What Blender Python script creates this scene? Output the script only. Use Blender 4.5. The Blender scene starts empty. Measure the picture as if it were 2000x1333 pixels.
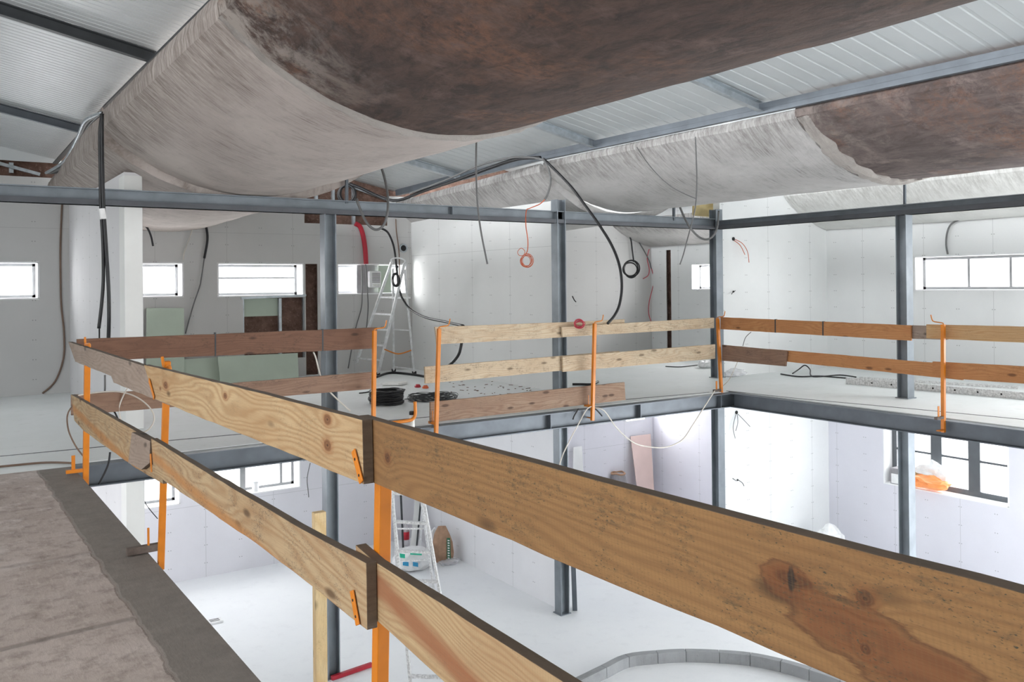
import bpy, bmesh, math, random
from mathutils import Vector, Matrix, noise
random.seed(7)
S = bpy.context.scene
C = S.collection
rad = math.radians

# ------------------------------------------------------------------ camera, sky, exposure
F, YAW, PITCH, ROLL, CY, EYE = 1713.8, rad(34.074), rad(-0.229), rad(0.553), 550.3, 1.65
R_ = Vector((math.cos(YAW), -math.sin(YAW), 0))
F_ = Vector((math.sin(YAW)*math.cos(PITCH), math.cos(YAW)*math.cos(PITCH), -math.sin(PITCH)))
U_ = Vector((math.sin(YAW)*math.sin(PITCH), math.cos(YAW)*math.sin(PITCH), math.cos(PITCH)))
EX = R_*math.cos(ROLL) - U_*math.sin(ROLL)
EU = R_*math.sin(ROLL) + U_*math.cos(ROLL)
cam_data = bpy.data.cameras.new('camera')
cam_data.sensor_width = 36
cam_data.lens = 36*F/2000
cam_data.shift_y = (CY-666.5)/2000
cam_data.clip_start = .05
cam = bpy.data.objects.new('camera', cam_data); C.objects.link(cam)
m = Matrix((EX, EU, -F_)).transposed().to_4x4(); m.translation = Vector((0, 0, EYE))
cam.matrix_world = m
S.camera = cam
S.view_settings.view_transform = 'Standard'
S.view_settings.look = 'None'
S.view_settings.gamma = 1
S.view_settings.use_curve_mapping = False
S.view_settings.exposure = 1.15
S.cycles.max_bounces = 14
S.cycles.diffuse_bounces = 9
S.cycles.glossy_bounces = 3
S.cycles.transparent_max_bounces = 16
S.cycles.sample_clamp_indirect = 6
w = bpy.data.worlds.new('overcast_sky'); S.world = w; w.use_nodes = True
w.node_tree.nodes['Background'].inputs[0].default_value = (.93, .97, 1.0, 1)
w.node_tree.nodes['Background'].inputs[1].default_value = 1.7

def area(name, loc, rot, sx, sy, power, col=(1, 1, 1)):
    l = bpy.data.lights.new(name, 'AREA'); l.shape = 'RECTANGLE'; l.size = sx; l.size_y = sy
    l.energy = power; l.color = col
    o = bpy.data.objects.new(name, l); C.objects.link(o); o.location = loc; o.rotation_euler = rot
    return o
# daylight entering through the big openings on the right and upper left, outside the view
area('daylight_right_lower', (14.3, .9, -1.75), (0, rad(90), 0), 2.9, 7.5, 290, (.98, .99, 1))
area('daylight_right_upper', (14.3, .9, 1.4), (0, rad(90), 0), 2.4, 7.5, 160, (.98, .99, 1))
area('daylight_left', (-6.6, 1.8, 1.6), (0, rad(-90), 0), 2.4, 7, 50, (1, .98, .95))
area('fill_left_lower', (-6.6, 12.2, -1.8), (0, rad(-90), 0), 2.2, 5, 110, (.98, .98, 1))  # lamp added to lift the lower left wall; no opening there
# lamps added in unseen steps of the sawtooth roof to brighten the deep rooms
area('fill_roof_step', (2.0, 6.4, 4.35), (0, rad(-78), 0), .9, 18, 330, (.96, .98, 1))
area('fill_roof_step', (8.0, 6.4, 4.25), (0, rad(-78), 0), .9, 18, 260, (.96, .98, 1))
# windows of the back wall
area('daylight_window', (3.4, 16.15, 1.9), (rad(-90), 0, 0), 5.6, .7, 110)
area('daylight_window', (7.2, 16.15, 1.9), (rad(-90), 0, 0), 1.2, .7, 30)
area('daylight_window', (3.9, 16.15, -1.4), (rad(-90), 0, 0), 4.0, 1.4, 60)
area('daylight_window', (12.6, 16.15, -1.2), (rad(-90), 0, 0), 3.6, 1.0, 330)
area('daylight_window', (15.1, 8.2, -1.4), (0, rad(90), 0), 1.4, 3.2, 50)
area('daylight_window', (15.1, 7.6, 1.8), (0, rad(90), 0), .7, 4.4, 45)
area('daylight_window', (15.1, 13.0, 1.8), (0, rad(90), 0), .7, 3.0, 110)

# ------------------------------------------------------------------ measuring helpers: a pixel's ray met with a plane of the building
O = Vector((0, 0, EYE))
def ray(px, py):
    return F_ + EX*((px-1000)/F) - EU*((py-CY)/F)
def atX(px, py, X): r = ray(px, py); return O + r*(X/r.x)
def atY(px, py, Y): r = ray(px, py); return O + r*(Y/r.y)
def atZ(px, py, Z=0.0): r = ray(px, py); return O + r*((Z-EYE)/r.z)
def atD(px, py, d): return O + ray(px, py)*d

# building lines
X1, Y1, X2, XC, YC, YB, XR, XW, XL, ZL = 1.177, 9.077, 10.078, 11.533, 10.686, 15.61, 14.606, 8.146, 2.003, -3.356
ZB = 2.583

# ------------------------------------------------------------------ materials
MAT = {}
def newmat(name):
    mt = bpy.data.materials.new(name); mt.use_nodes = True; MAT[name] = mt
    nt = mt.node_tree; return mt, nt, nt.nodes['Principled BSDF']
def N(nt, typ, **kw):
    n = nt.nodes.new(typ)
    for k, v in kw.items():
        if k in n.bl_rna.properties: setattr(n, k, v)
        else: n.inputs[k].default_value = v
    return n
def math_(nt, op, a, b=None, c=None, clamp=False):
    n = nt.nodes.new('ShaderNodeMath'); n.operation = op; n.use_clamp = clamp
    for i, v in enumerate((a, b, c)):
        if v is None: continue
        if isinstance(v, (int, float)): n.inputs[i].default_value = v
        else: nt.links.new(v, n.inputs[i])
    return n.outputs[0]
def mix(nt, fac, a, b, mode='MIX'):
    n = nt.nodes.new('ShaderNodeMix'); n.data_type = 'RGBA'; n.blend_type = mode
    for i, v in ((0, fac), (6, a), (7, b)):
        if isinstance(v, (int, float)): n.inputs[i].default_value = v
        elif isinstance(v, tuple): n.inputs[i].default_value = (*v[:3], 1)
        else: nt.links.new(v, n.inputs[i])
    return n.outputs[2]
def ramp(nt, x, lo, hi):
    n = nt.nodes.new('ShaderNodeMapRange'); n.clamp = True
    nt.links.new(x, n.inputs[0]); n.inputs[1].default_value = lo; n.inputs[2].default_value = hi
    return n.outputs[0]
def coords(nt, scale=(1, 1, 1), rot=(0, 0, 0), rnd=True, world=False):
    tc = nt.nodes.new('ShaderNodeTexCoord'); out = tc.outputs['Object']
    if world: out = nt.nodes.new('ShaderNodeNewGeometry').outputs['Position']
    mp = nt.nodes.new('ShaderNodeMapping'); mp.inputs['Scale'].default_value = scale; mp.inputs['Rotation'].default_value = rot
    nt.links.new(out, mp.inputs[0]); out = mp.outputs[0]
    if rnd and not world:
        oi = nt.nodes.new('ShaderNodeObjectInfo'); s = math_(nt, 'MULTIPLY', oi.outputs['Random'], 37.0)
        v = nt.nodes.new('ShaderNodeVectorMath'); v.operation = 'ADD'; cx = nt.nodes.new('ShaderNodeCombineXYZ')
        for i in range(3): nt.links.new(s, cx.inputs[i])
        nt.links.new(out, v.inputs[0]); nt.links.new(cx.outputs[0], v.inputs[1]); out = v.outputs[0]
    return out
def nz(nt, vec, scale, detail=4, rough=.55, dist=0):
    n = N(nt, 'ShaderNodeTexNoise', Scale=scale, Detail=detail, Roughness=rough, Distortion=dist)
    nt.links.new(vec, n.inputs['Vector']); return n.outputs[0]
def bump(nt, bs, h, strength=.3, dist=.01):
    b = N(nt, 'ShaderNodeBump', Strength=strength, Distance=dist); nt.links.new(h, b.inputs['Height'])
    nt.links.new(b.outputs[0], bs.inputs['Normal'])

def simple(name, col, rough=.6, metal=0, var=.12, scale=6, bmp=0):
    mt, nt, bs = newmat(name)
    v = coords(nt); n = nz(nt, v, scale)
    c = mix(nt, ramp(nt, n, .3, .7), tuple(x*(1-var) for x in col), tuple(min(1, x*(1+var)) for x in col))
    nt.links.new(c, bs.inputs['Base Color']); bs.inputs['Roughness'].default_value = rough; bs.inputs['Metallic'].default_value = metal
    if bmp: bump(nt, bs, nz(nt, v, scale*12), bmp)
    return mt

def wood(name, base, ring, dirt, dirt_amt=.35, ringfreq=26, knots=(), mask=None, wave=1.0, gray=0, saw=.0, patches=(), cracks=(), speck=.35):
    """object space: x along the board, z across it"""
    mt, nt, bs = newmat(name)
    v = coords(nt, (1, 1, 1))
    raw = coords(nt, (1, 1, 1), rnd=False)
    sx = nt.nodes.new('ShaderNodeSeparateXYZ'); nt.links.new(raw, sx.inputs[0])
    X, Z = sx.outputs[0], sx.outputs[2]
    vs = coords(nt, (.9, 1, 5.5))
    big = nz(nt, vs, 1.1*wave, 2, .4)
    k_all = None; kdist = None
    for (kx, kz, rx, rz) in knots:
        a = math_(nt, 'DIVIDE', math_(nt, 'SUBTRACT', X, kx), rx); b = math_(nt, 'DIVIDE', math_(nt, 'SUBTRACT', Z, kz), rz)
        d = math_(nt, 'SQRT', math_(nt, 'ADD', math_(nt, 'MULTIPLY', a, a), math_(nt, 'MULTIPLY', b, b)))
        kdist = d if kdist is None else math_(nt, 'MINIMUM', kdist, d)
    phase = math_(nt, 'ADD', math_(nt, 'MULTIPLY', Z, 9.0), math_(nt, 'MULTIPLY', big, 3.2))
    if kdist is not None:
        warp = math_(nt, 'DIVIDE', 1.3, math_(nt, 'ADD', kdist, .9))
        phase = math_(nt, 'ADD', phase, warp)
    g = math_(nt, 'MULTIPLY', math_(nt, 'ADD', math_(nt, 'SINE', math_(nt, 'MULTIPLY', phase, float(ringfreq))), 1), .5)
    g = math_(nt, 'POWER', g, 1.6)
    fib = nz(nt, coords(nt, (3, 20, 60)), 3, 3, .6)
    c = mix(nt, math_(nt, 'MULTIPLY', g, .62), base, ring)
    c = mix(nt, math_(nt, 'MULTIPLY', ramp(nt, fib, .35, .75), .35), c, tuple(x*.62 for x in base))
    tone = nz(nt, coords(nt, (1.2, 1, 3)), 1.6, 3, .5)
    c = mix(nt, math_(nt, 'MULTIPLY', ramp(nt, tone, .42, .72), .5), c, ring)
    # small random knots
    vo = N(nt, 'ShaderNodeTexVoronoi', Scale=1.0); nt.links.new(coords(nt, (2.6, 2, 7.5)), vo.inputs['Vector'])
    kn = ramp(nt, vo.outputs['Distance'], .17, .09)
    c = mix(nt, math_(nt, 'MULTIPLY', kn, .85), c, tuple(x*.33 for x in ring))
    def ell(lst):
        o = None
        for (kx, kz, rx, rz) in lst:
            a = math_(nt, 'DIVIDE', math_(nt, 'SUBTRACT', X, kx), rx); b = math_(nt, 'DIVIDE', math_(nt, 'SUBTRACT', Z, kz), rz)
            d = math_(nt, 'SQRT', math_(nt, 'ADD', math_(nt, 'MULTIPLY', a, a), math_(nt, 'MULTIPLY', b, b)))
            o = d if o is None else math_(nt, 'MINIMUM', o, d)
        return math_(nt, 'ADD', o, math_(nt, 'MULTIPLY', math_(nt, 'SUBTRACT', nz(nt, vs, 5, 5, .7), .5), 1.1))
    if patches:
        pdn = ell(patches); heart = (ring[0]*.80, ring[1]*.55, ring[2]*.45)
        c = mix(nt, math_(nt, 'MULTIPLY', ramp(nt, pdn, 1.12, .75), .8), c, heart)
        c = mix(nt, math_(nt, 'MULTIPLY', math_(nt, 'MULTIPLY', ramp(nt, pdn, 1.12, 1.02), ramp(nt, pdn, .86, 1.0)), .7), c, tuple(x*.5 for x in heart))
        c = mix(nt, math_(nt, 'MULTIPLY', math_(nt, 'MULTIPLY', ramp(nt, pdn, .9, .3), g), .35), c, tuple(x*.55 for x in heart))
    if kdist is not None:
        dn = math_(nt, 'ADD', kdist, math_(nt, 'MULTIPLY', math_(nt, 'SUBTRACT', nz(nt, v, 30, 3), .5), .5))
        c = mix(nt, math_(nt, 'MULTIPLY', ramp(nt, dn, 2.1, 1.0), .6), c, (ring[0]*.85, ring[1]*.62, ring[2]*.5))
        rr = math_(nt, 'SINE', math_(nt, 'MULTIPLY', dn, 13))
        c = mix(nt, math_(nt, 'MULTIPLY', ramp(nt, dn, 1.05, .85), .75), c, (ring[0]*.48, ring[1]*.34, ring[2]*.28))
        c = mix(nt, math_(nt, 'MULTIPLY', math_(nt, 'MULTIPLY', ramp(nt, dn, 1.05, .9), ramp(nt, rr, 0, 1)), .4), c, (ring[0]*.25, ring[1]*.16, ring[2]*.13))
        c = mix(nt, ramp(nt, dn, .30, .12), c, (ring[0]*.2, ring[1]*.13, ring[2]*.1))
    if cracks: c = mix(nt, math_(nt, 'MULTIPLY', ramp(nt, ell(cracks), 1.1, .7), .95), c, (.02, .012, .008))
    if mask:  # a reddish heartwood band: z centre at x=0, slope, half width, colour
        z0, sl, hw, mc = mask
        dd = math_(nt, 'ABSOLUTE', math_(nt, 'SUBTRACT', Z, math_(nt, 'ADD', z0, math_(nt, 'MULTIPLY', X, sl))))
        dd = math_(nt, 'ADD', dd, math_(nt, 'MULTIPLY', math_(nt, 'SUBTRACT', nz(nt, vs, 2.0, 4), .5), .04))
        c = mix(nt, math_(nt, 'MULTIPLY', ramp(nt, dd, hw, hw*.35), .85), c, mc)
    d1 = nz(nt, coords(nt, (2.2, 2, 3.5)), 3, 5, .65); d2 = nz(nt, coords(nt, (9, 9, 22)), 4, 8, .8)
    dm = math_(nt, 'MULTIPLY', ramp(nt, d1, .47, .72), ramp(nt, d2, .48, .62))
    c = mix(nt, math_(nt, 'MULTIPLY', dm, min(1, dirt_amt*2)), c, dirt)
    sp = math_(nt, 'MULTIPLY', ramp(nt, nz(nt, coords(nt, (40, 40, 90)), 3, 3, .6), .60, .68), ramp(nt, d1, .38, .6)); c = mix(nt, math_(nt, 'MULTIPLY', sp, speck*1.6), c, dirt)
    fl = nz(nt, coords(nt, (4, 30, 160)), 2.5, 4, .7); c = mix(nt, math_(nt, 'MULTIPLY', ramp(nt, fl, .5, .75), .28), c, tuple(x*.5 for x in ring))
    if saw:
        sn = math_(nt, 'SINE', math_(nt, 'MULTIPLY', math_(nt, 'ADD', X, math_(nt, 'MULTIPLY', Z, .12)), 620)); sn = math_(nt, 'MULTIPLY', ramp(nt, sn, 0, 1), saw)
        c = mix(nt, sn, c, tuple(x*.6 for x in base))
    nt.links.new(c, bs.inputs['Base Color']); bs.inputs['Roughness'].default_value = .8
    bump(nt, bs, math_(nt, 'ADD', math_(nt, 'MULTIPLY', g, .4), fib), .35, .003)
    return mt

wood('pine_fresh', (.52, .37, .205), (.33, .18, .075), (.10, .08, .05), .25, 20,
     knots=((1.426, .141, .028, .014), (2.593, .166, .030, .018), (2.591, .081, .032, .02), (.30, .10, .05, .02), (.17, .072, .015, .01)), wave=1.1)
wood('pine_brown', (.27, .142, .052), (.18, .085, .03), (.045, .038, .02), .8, 26,
     knots=((.211, .093, .016, .015), (1.672, .128, .04, .012), (1.80, .135, .016, .013), (1.80, .061, .010, .009)), patches=((1.77, .085, .11, .042), (1.66, .12, .05, .03), (1.88, .05, .10, .045)), cracks=((1.668, .128, .007, .022),), speck=.8, wave=.7, saw=.2)
wood('pine_stained', (.46, .33, .19), (.30, .165, .075), (.05, .045, .042), 1.1, 22, speck=.7, mask=(.10, -.05, .045, (.42, .19, .06)))
wood('pine_heart', (.48, .34, .185), (.33, .18, .085), (.12, .08, .05), .2, 34, mask=(.13, -.075, .055, (.27, .09, .035)), saw=.2)
wood('plank_grey', (.34, .265, .215), (.25, .185, .145), (.10, .075, .06), .6, 22)
wood('plank_pale', (.60, .49, .35), (.44, .30, .185), (.10, .07, .05), .9, 26, speck=.9)
wood('plank_dark', (.19, .095, .058), (.13, .06, .036), (.05, .03, .02), .6, 20)
wood('plank_mid', (.29, .18, .125), (.20, .11, .07), (.08, .05, .04), .6, 20)
wood('plank_orange', (.50, .235, .09), (.38, .15, .055), (.12, .05, .02), .3, 22)
wood('plank_honey', (.56, .37, .19), (.42, .22, .09), (.2, .1, .05), .25, 24)
wood('plank_toe', (.33, .225, .155), (.20, .105, .065), (.10, .06, .05), .4, 24)
wood('post_pine', (.78, .60, .34), (.66, .44, .2), (.3, .15, .06), .15, 22)
wood('plank_edge', (.14, .10, .068), (.10, .07, .048), (.06, .05, .04), .4, 24)  # weathered edges, darkened further to carry the shade of the end faces
simple('wood_end_shaded', (.05, .03, .018), .9, 0, .3, 30)  # near-black: shade of the plank end faces put into the colour
simple('orange_paint', (.62, .19, .008), .38, 0, .10, 9)
simple('rust_steel', (.13, .10, .085), .7, .3, .3, 20, .2)
simple('steel_primer', (.125, .142, .162), .5, .35, .15, 4)
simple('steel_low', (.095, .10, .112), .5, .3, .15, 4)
simple('steel_column', (.20, .225, .25), .45, .25, .15, 4)
simple('steel_galv', (.46, .50, .53), .38, .7, .2, 9)
simple('steel_dark', (.055, .06, .065), .5, .3, .2, 5)
simple('aluminium', (.80, .81, .82), .4, .35, .15, 12)
simple('alu_spattered', (.70, .70, .70), .55, .3, .3, 40)
simple('black_cable', (.012, .012, .014), .45)
simple('grey_cable', (.13, .13, .13), .5)
simple('brown_cable', (.16, .10, .07), .5)
simple('white_cable', (.62, .58, .52), .5)
simple('orange_wire', (.6, .12, .04), .5)
simple('red_wire', (.5, .04, .07), .5)
simple('red_hose', (.42, .012, .03), .4)
simple('pvc_white', (.78, .78, .75), .4)
simple('dark_hole', (.02, .02, .02), .9)
simple('paper_brown', (.42, .26, .17), .8, 0, .2, 8)
simple('plastic_white', (.80, .80, .80), .35, 0, .1, 8)
simple('plastic_orange', (.95, .32, .10), .4, 0, .1, 8)
simple('board_pink', (.72, .55, .50), .85, 0, .04, 3)
simple('board_green', (.50, .58, .49), .85, 0, .05, 2)
simple('board_white', (.80, .80, .78), .85, 0, .04, 2)
simple('insulation', (.62, .50, .26), .9, 0, .2, 3)
simple('cardboard_grey', (.30, .29, .30), .8)
simple('label_red', (.55, .02, .04), .5)
simple('print_blue', (.03, .30, .55), .5)
simple('print_green', (.02, .50, .32), .5)
simple('green_dark', (.03, .16, .08), .6)
simple('window_frame', (.24, .245, .25), .5, .2, .1, 5)
simple('window_frame_dark', (.10, .11, .12), .5, .2, .1, 5)
simple('reveal_white', (.84, .84, .85), .7, 0, .02, 5)

mt, nt, bs = newmat('glass')
bs.inputs['Base Color'].default_value = (1, 1, 1, 1); bs.inputs['Roughness'].default_value = .02
tr = nt.nodes.new('ShaderNodeBsdfTransparent'); mx = nt.nodes.new('ShaderNodeMixShader'); mx.inputs[0].default_value = .06
nt.links.new(tr.outputs[0], mx.inputs[1]); nt.links.new(bs.outputs[0], mx.inputs[2])
nt.links.new(mx.outputs[0], nt.nodes['Material Output'].inputs[0])

mt, nt, bs = newmat('clear_plastic')
bs.inputs['Base Color'].default_value = (.85, .85, .88, 1); bs.inputs['Roughness'].default_value = .15
tr = nt.nodes.new('ShaderNodeBsdfTransparent'); mx = nt.nodes.new('ShaderNodeMixShader'); mx.inputs[0].default_value = .5
nt.links.new(tr.outputs[0], mx.inputs[1]); nt.links.new(bs.outputs[0], mx.inputs[2])
nt.links.new(mx.outputs[0], nt.nodes['Material Output'].inputs[0])

def plaster(name, col, axis, off, sheet=1.2, hz=(2.42,), col2=None, zoff=0.0):
    """unfilled plasterboard: seams every sheet width, screw heads in rows beside them"""
    mt, nt, bs = newmat(name)
    pos = nt.nodes.new('ShaderNodeNewGeometry').outputs['Position']
    sx = nt.nodes.new('ShaderNodeSeparateXYZ'); nt.links.new(pos, sx.inputs[0])
    u = math_(nt, 'SUBTRACT', sx.outputs[axis], off); z = math_(nt, 'SUBTRACT', sx.outputs[2], zoff)
    def pp(x, per): return math_(nt, 'PINGPONG', x, per/2)  # 0 at multiples of per
    seam = ramp(nt, pp(u, sheet), .006, .002)
    for h in hz:
        hd = math_(nt, 'ABSOLUTE', math_(nt, 'SUBTRACT', z, h)); seam = math_(nt, 'MAXIMUM', seam, ramp(nt, hd, .005, .002))
    du = math_(nt, 'SUBTRACT', math_(nt, 'ABSOLUTE', math_(nt, 'SUBTRACT', pp(u, sheet/2), 0)), 0)
    def dots(uoff):
        a = math_(nt, 'SUBTRACT', pp(u, sheet/2), uoff); b = pp(math_(nt, 'ADD', z, .07), .31)
        d = math_(nt, 'SQRT', math_(nt, 'ADD', math_(nt, 'MULTIPLY', a, a), math_(nt, 'MULTIPLY', b, b)))
        return ramp(nt, d, .011, .006)
    dt = dots(.02)
    n = nz(nt, coords(nt, world=True), .7, 4); n2 = nz(nt, coords(nt, world=True), 40, 2)
    c = mix(nt, ramp(nt, n, .35, .65), col, col2 or tuple(x*.93 for x in col))
    c = mix(nt, math_(nt, 'MULTIPLY', n2, .06), c, (.4, .4, .42))
    c = mix(nt, math_(nt, 'MULTIPLY', seam, .4), c, (.25, .25, .25))
    c = mix(nt, math_(nt, 'MULTIPLY', dt, .6), c, (.15, .15, .15))
    nt.links.new(c, bs.inputs['Base Color']); bs.inputs['Roughness'].default_value = .85
    return mt
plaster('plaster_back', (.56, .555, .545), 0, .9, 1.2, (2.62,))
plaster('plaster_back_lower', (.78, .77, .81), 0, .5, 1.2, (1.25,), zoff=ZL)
plaster('plaster_side', (.76, .77, .76), 1, 10.9, 1.2, (2.25,))
plaster('plaster_far', (.72, .68, .70), 0, 9.0, 1.2, (2.62,))
plaster('plaster_side_lower', (.84, .84, .86), 1, 10.9, 1.2, (), zoff=ZL)
plaster('plaster_left', (.76, .75, .76), 1, 11.2, 1.2, ())
plaster('plaster_partition', (.82, .83, .83), 0, 11.7, 1.2, ())
plaster('plaster_right', (.76, .77, .77), 1, .3, 1.2, ())
plaster('plaster_right_lower', (.74, .73, .79), 1, .9, 1.2, (), zoff=ZL)

def stone(name, a, b, c3):
    mt, nt, bs = newmat(name); v = coords(nt, rnd=False)
    n1 = nz(nt, v, 5, 8, .7); n2 = nz(nt, v, 22, 6, .7)
    c = mix(nt, ramp(nt, n1, .35, .62), a, b); c = mix(nt, ramp(nt, n2, .55, .72), c, c3)
    nt.links.new(c, bs.inputs['Base Color']); bs.inputs['Roughness'].default_value = .95
    bump(nt, bs, n2, .8, .03)
stone('rubble_stone', (.10, .055, .04), (.22, .13, .10), (.36, .24, .20))

def floor_mat(name, col, col2, speck, amt=.3, sc=1.0):
    mt, nt, bs = newmat(name); v = coords(nt, world=True)
    n1 = nz(nt, v, .6*sc, 6, .6); n2 = nz(nt, v, 5*sc, 6, .7); n3 = nz(nt, v, 60, 3, .6)
    c = mix(nt, ramp(nt, n1, .35, .65), col, col2)
    c = mix(nt, math_(nt, 'MULTIPLY', ramp(nt, n2, .55, .75), amt), c, speck)
    c = mix(nt, math_(nt, 'MULTIPLY', n3, .06), c, (.2, .2, .2))
    nt.links.new(c, bs.inputs['Base Color']); bs.inputs['Roughness'].default_value = .7
    bump(nt, bs, n2, .15, .01)
floor_mat('floor_upper', (.83, .85, .85), (.76, .79, .78), (.60, .61, .58), .45)
floor_mat('floor_lower', (.88, .89, .90), (.84, .85, .87), (.70, .71, .73), .35)

# near slab: brown trowelled concrete, darker cast strip along the edge, tooled grooves
mt, nt, bs = newmat('slab_concrete')
v = coords(nt, world=True); sx = nt.nodes.new('ShaderNodeSeparateXYZ'); nt.links.new(v, sx.inputs[0])
n1 = nz(nt, v, 1.3, 6, .62); n2 = nz(nt, v, 7, 8, .7); n3 = nz(nt, coords(nt, (6, 1.5, 1), world=True), 6, 5, .7)
c = mix(nt, ramp(nt, n1, .3, .7), (.35, .285, .25), (.50, .425, .385))
c = mix(nt, math_(nt, 'MULTIPLY', ramp(nt, n2, .48, .66), .7), c, (.20, .155, .13))
c = mix(nt, math_(nt, 'MULTIPLY', ramp(nt, n3, .52, .72), .55), c, (.56, .48, .43))
fary = ramp(nt, sx.outputs[1], 5.0, 7.0)
pale = math_(nt, 'MULTIPLY', ramp(nt, nz(nt, v, 2.2, 8, .75), .5, .62), fary)
c = mix(nt, math_(nt, 'MULTIPLY', pale, .7), c, (.66, .60, .57))
edge = math_(nt, 'ADD', sx.outputs[0], math_(nt, 'MULTIPLY', math_(nt, 'SUBTRACT', nz(nt, v, 2.2, 8, .65), .5), .11))
st = ramp(nt, edge, .885, .905)
cs = mix(nt, ramp(nt, n2, .3, .7), (.17, .145, .125), (.235, .205, .18))
c = mix(nt, st, c, cs)
gy = None
for y0, sl in ((4.62, .10), (6.0, .05)):
    d = math_(nt, 'ABSOLUTE', math_(nt, 'SUBTRACT', math_(nt, 'SUBTRACT', sx.outputs[1], y0), math_(nt, 'MULTIPLY', math_(nt, 'ADD', sx.outputs[0], math_(nt, 'MULTIPLY', n1, .25)), sl)))
    g = ramp(nt, d, .035, .012); gy = g if gy is None else math_(nt, 'MAXIMUM', gy, math_(nt, 'MULTIPLY', g, .5))
gy = math_(nt, 'MULTIPLY', gy, math_(nt, 'SUBTRACT', 1, st))
gx = math_(nt, 'ABSOLUTE', math_(nt, 'SUBTRACT', edge, .893)); gy = math_(nt, 'MAXIMUM', gy, math_(nt, 'MULTIPLY', ramp(nt, gx, .014, .004), .6))
c = mix(nt, math_(nt, 'MULTIPLY', gy, .45), c, (.10, .08, .07))
nt.links.new(c, bs.inputs['Base Color']); bs.inputs['Roughness'].default_value = .82
bump(nt, bs, math_(nt, 'SUBTRACT', math_(nt, 'ADD', n2, math_(nt, 'MULTIPLY', n3, .6)), math_(nt, 'MULTIPLY', gy, 2)), .55, .012)

def concrete(name, a, b, stain, amt, mode='light', bst=.3):
    mt, nt, bs = newmat(name); v = coords(nt, rnd=False)
    n1 = nz(nt, v, 1.1, 6, .62, .4); n3 = nz(nt, v, 14, 7, .72)
    c = mix(nt, ramp(nt, n1, .3, .7), a, b)
    if mode == 'light':
        n4 = nz(nt, coords(nt, (1.4, 20, 1.4), rnd=False), 2.4, 6, .7); n2 = nz(nt, v, 3.2, 7, .7)
        c = mix(nt, math_(nt, 'MULTIPLY', math_(nt, 'MULTIPLY', ramp(nt, n4, .5, .68), ramp(nt, n1, .42, .62)), amt), c, stain)
        c = mix(nt, math_(nt, 'MULTIPLY', ramp(nt, n2, .56, .72), amt*.4), c, stain)
        sxo = nt.nodes.new('ShaderNodeSeparateXYZ'); nt.links.new(v, sxo.inputs[0]); ed = ramp(nt, math_(nt, 'ADD', sxo.outputs[0], math_(nt, 'MULTIPLY', math_(nt, 'SUBTRACT', n2, .5), .9)), -1.15, -1.62)
        c = mix(nt, math_(nt, 'MULTIPLY', math_(nt, 'MULTIPLY', ed, ramp(nt, nz(nt, coords(nt, (2, 9, 2), rnd=False), 2, 8, .75), .38, .6)), .75), c, tuple(x*.9 for x in stain))
        sp = ramp(nt, nz(nt, v, 30, 3, .6), .68, .72); c = mix(nt, math_(nt, 'MULTIPLY', sp, .35), c, stain)
    else:
        n4 = nz(nt, coords(nt, (5, 1.6, 5), rnd=False), 1.5, 9, .75, .6); n2 = nz(nt, v, 2.4, 9, .78, .3)
        c = mix(nt, math_(nt, 'MULTIPLY', ramp(nt, n4, .42, .62), amt), c, stain)
        c = mix(nt, math_(nt, 'MULTIPLY', ramp(nt, n2, .53, .68), .8), c, tuple(x*2.1 for x in b))
        syo = nt.nodes.new('ShaderNodeSeparateXYZ'); nt.links.new(v, syo.inputs[0]); jn = math_(nt, 'MULTIPLY', ramp(nt, syo.outputs[1], 8.3, 9.3), ramp(nt, math_(nt, 'MULTIPLY', syo.outputs[0], -1), .6, 1.5)); c = mix(nt, math_(nt, 'MULTIPLY', jn, math_(nt, 'MULTIPLY', ramp(nt, n2, .44, .56), .25 if 'grey' in name else .9)), c, (.36, .32, .29))
        rust = math_(nt, 'MULTIPLY', ramp(nt, nz(nt, v, .9, 6, .7), .52, .64), ramp(nt, n3, .4, .6))
        c = mix(nt, math_(nt, 'MULTIPLY', rust, .55), c, (.24, .11, .06))
    c = mix(nt, math_(nt, 'MULTIPLY', ramp(nt, n3, .58, .75), .3), c, tuple(min(1, x*1.45) for x in b))
    nt.links.new(c, bs.inputs['Base Color']); bs.inputs['Roughness'].default_value = .9
    bump(nt, bs, math_(nt, 'ADD', n3, n4), bst, .012)
concrete('vault_light', (.50, .445, .41), (.40, .35, .325), (.16, .125, .105), .9)
concrete('vault_grey', (.52, .51, .50), (.40, .39, .38), (.17, .155, .145), .9)
concrete('vault_white', (.72, .72, .70), (.64, .64, .62), (.42, .41, .39), .5)
concrete('vault_dark', (.105, .064, .048), (.075, .048, .040), (.030, .020, .018), .85, 'dark', bst=.7)
concrete('vault_dark_grey', (.17, .13, .12), (.12, .092, .085), (.06, .045, .042), .8, 'dark', bst=.7)
concrete('mortar', (.42, .39, .36), (.34, .31, .29), (.2, .18, .17), .6, bst=1.0)
concrete('block_grey', (.36, .37, .38), (.30, .31, .32), (.2, .2, .2), .5)

mt, nt, bs = newmat('roof_sheet')
v = coords(nt, rnd=False); n = nz(nt, v, 1.2, 4)
c = mix(nt, ramp(nt, n, .3, .7), (.60, .63, .64), (.54, .57, .58))
nt.links.new(c, bs.inputs['Base Color']); bs.inputs['Roughness'].default_value = .42; bs.inputs['Metallic'].default_value = .15

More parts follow.
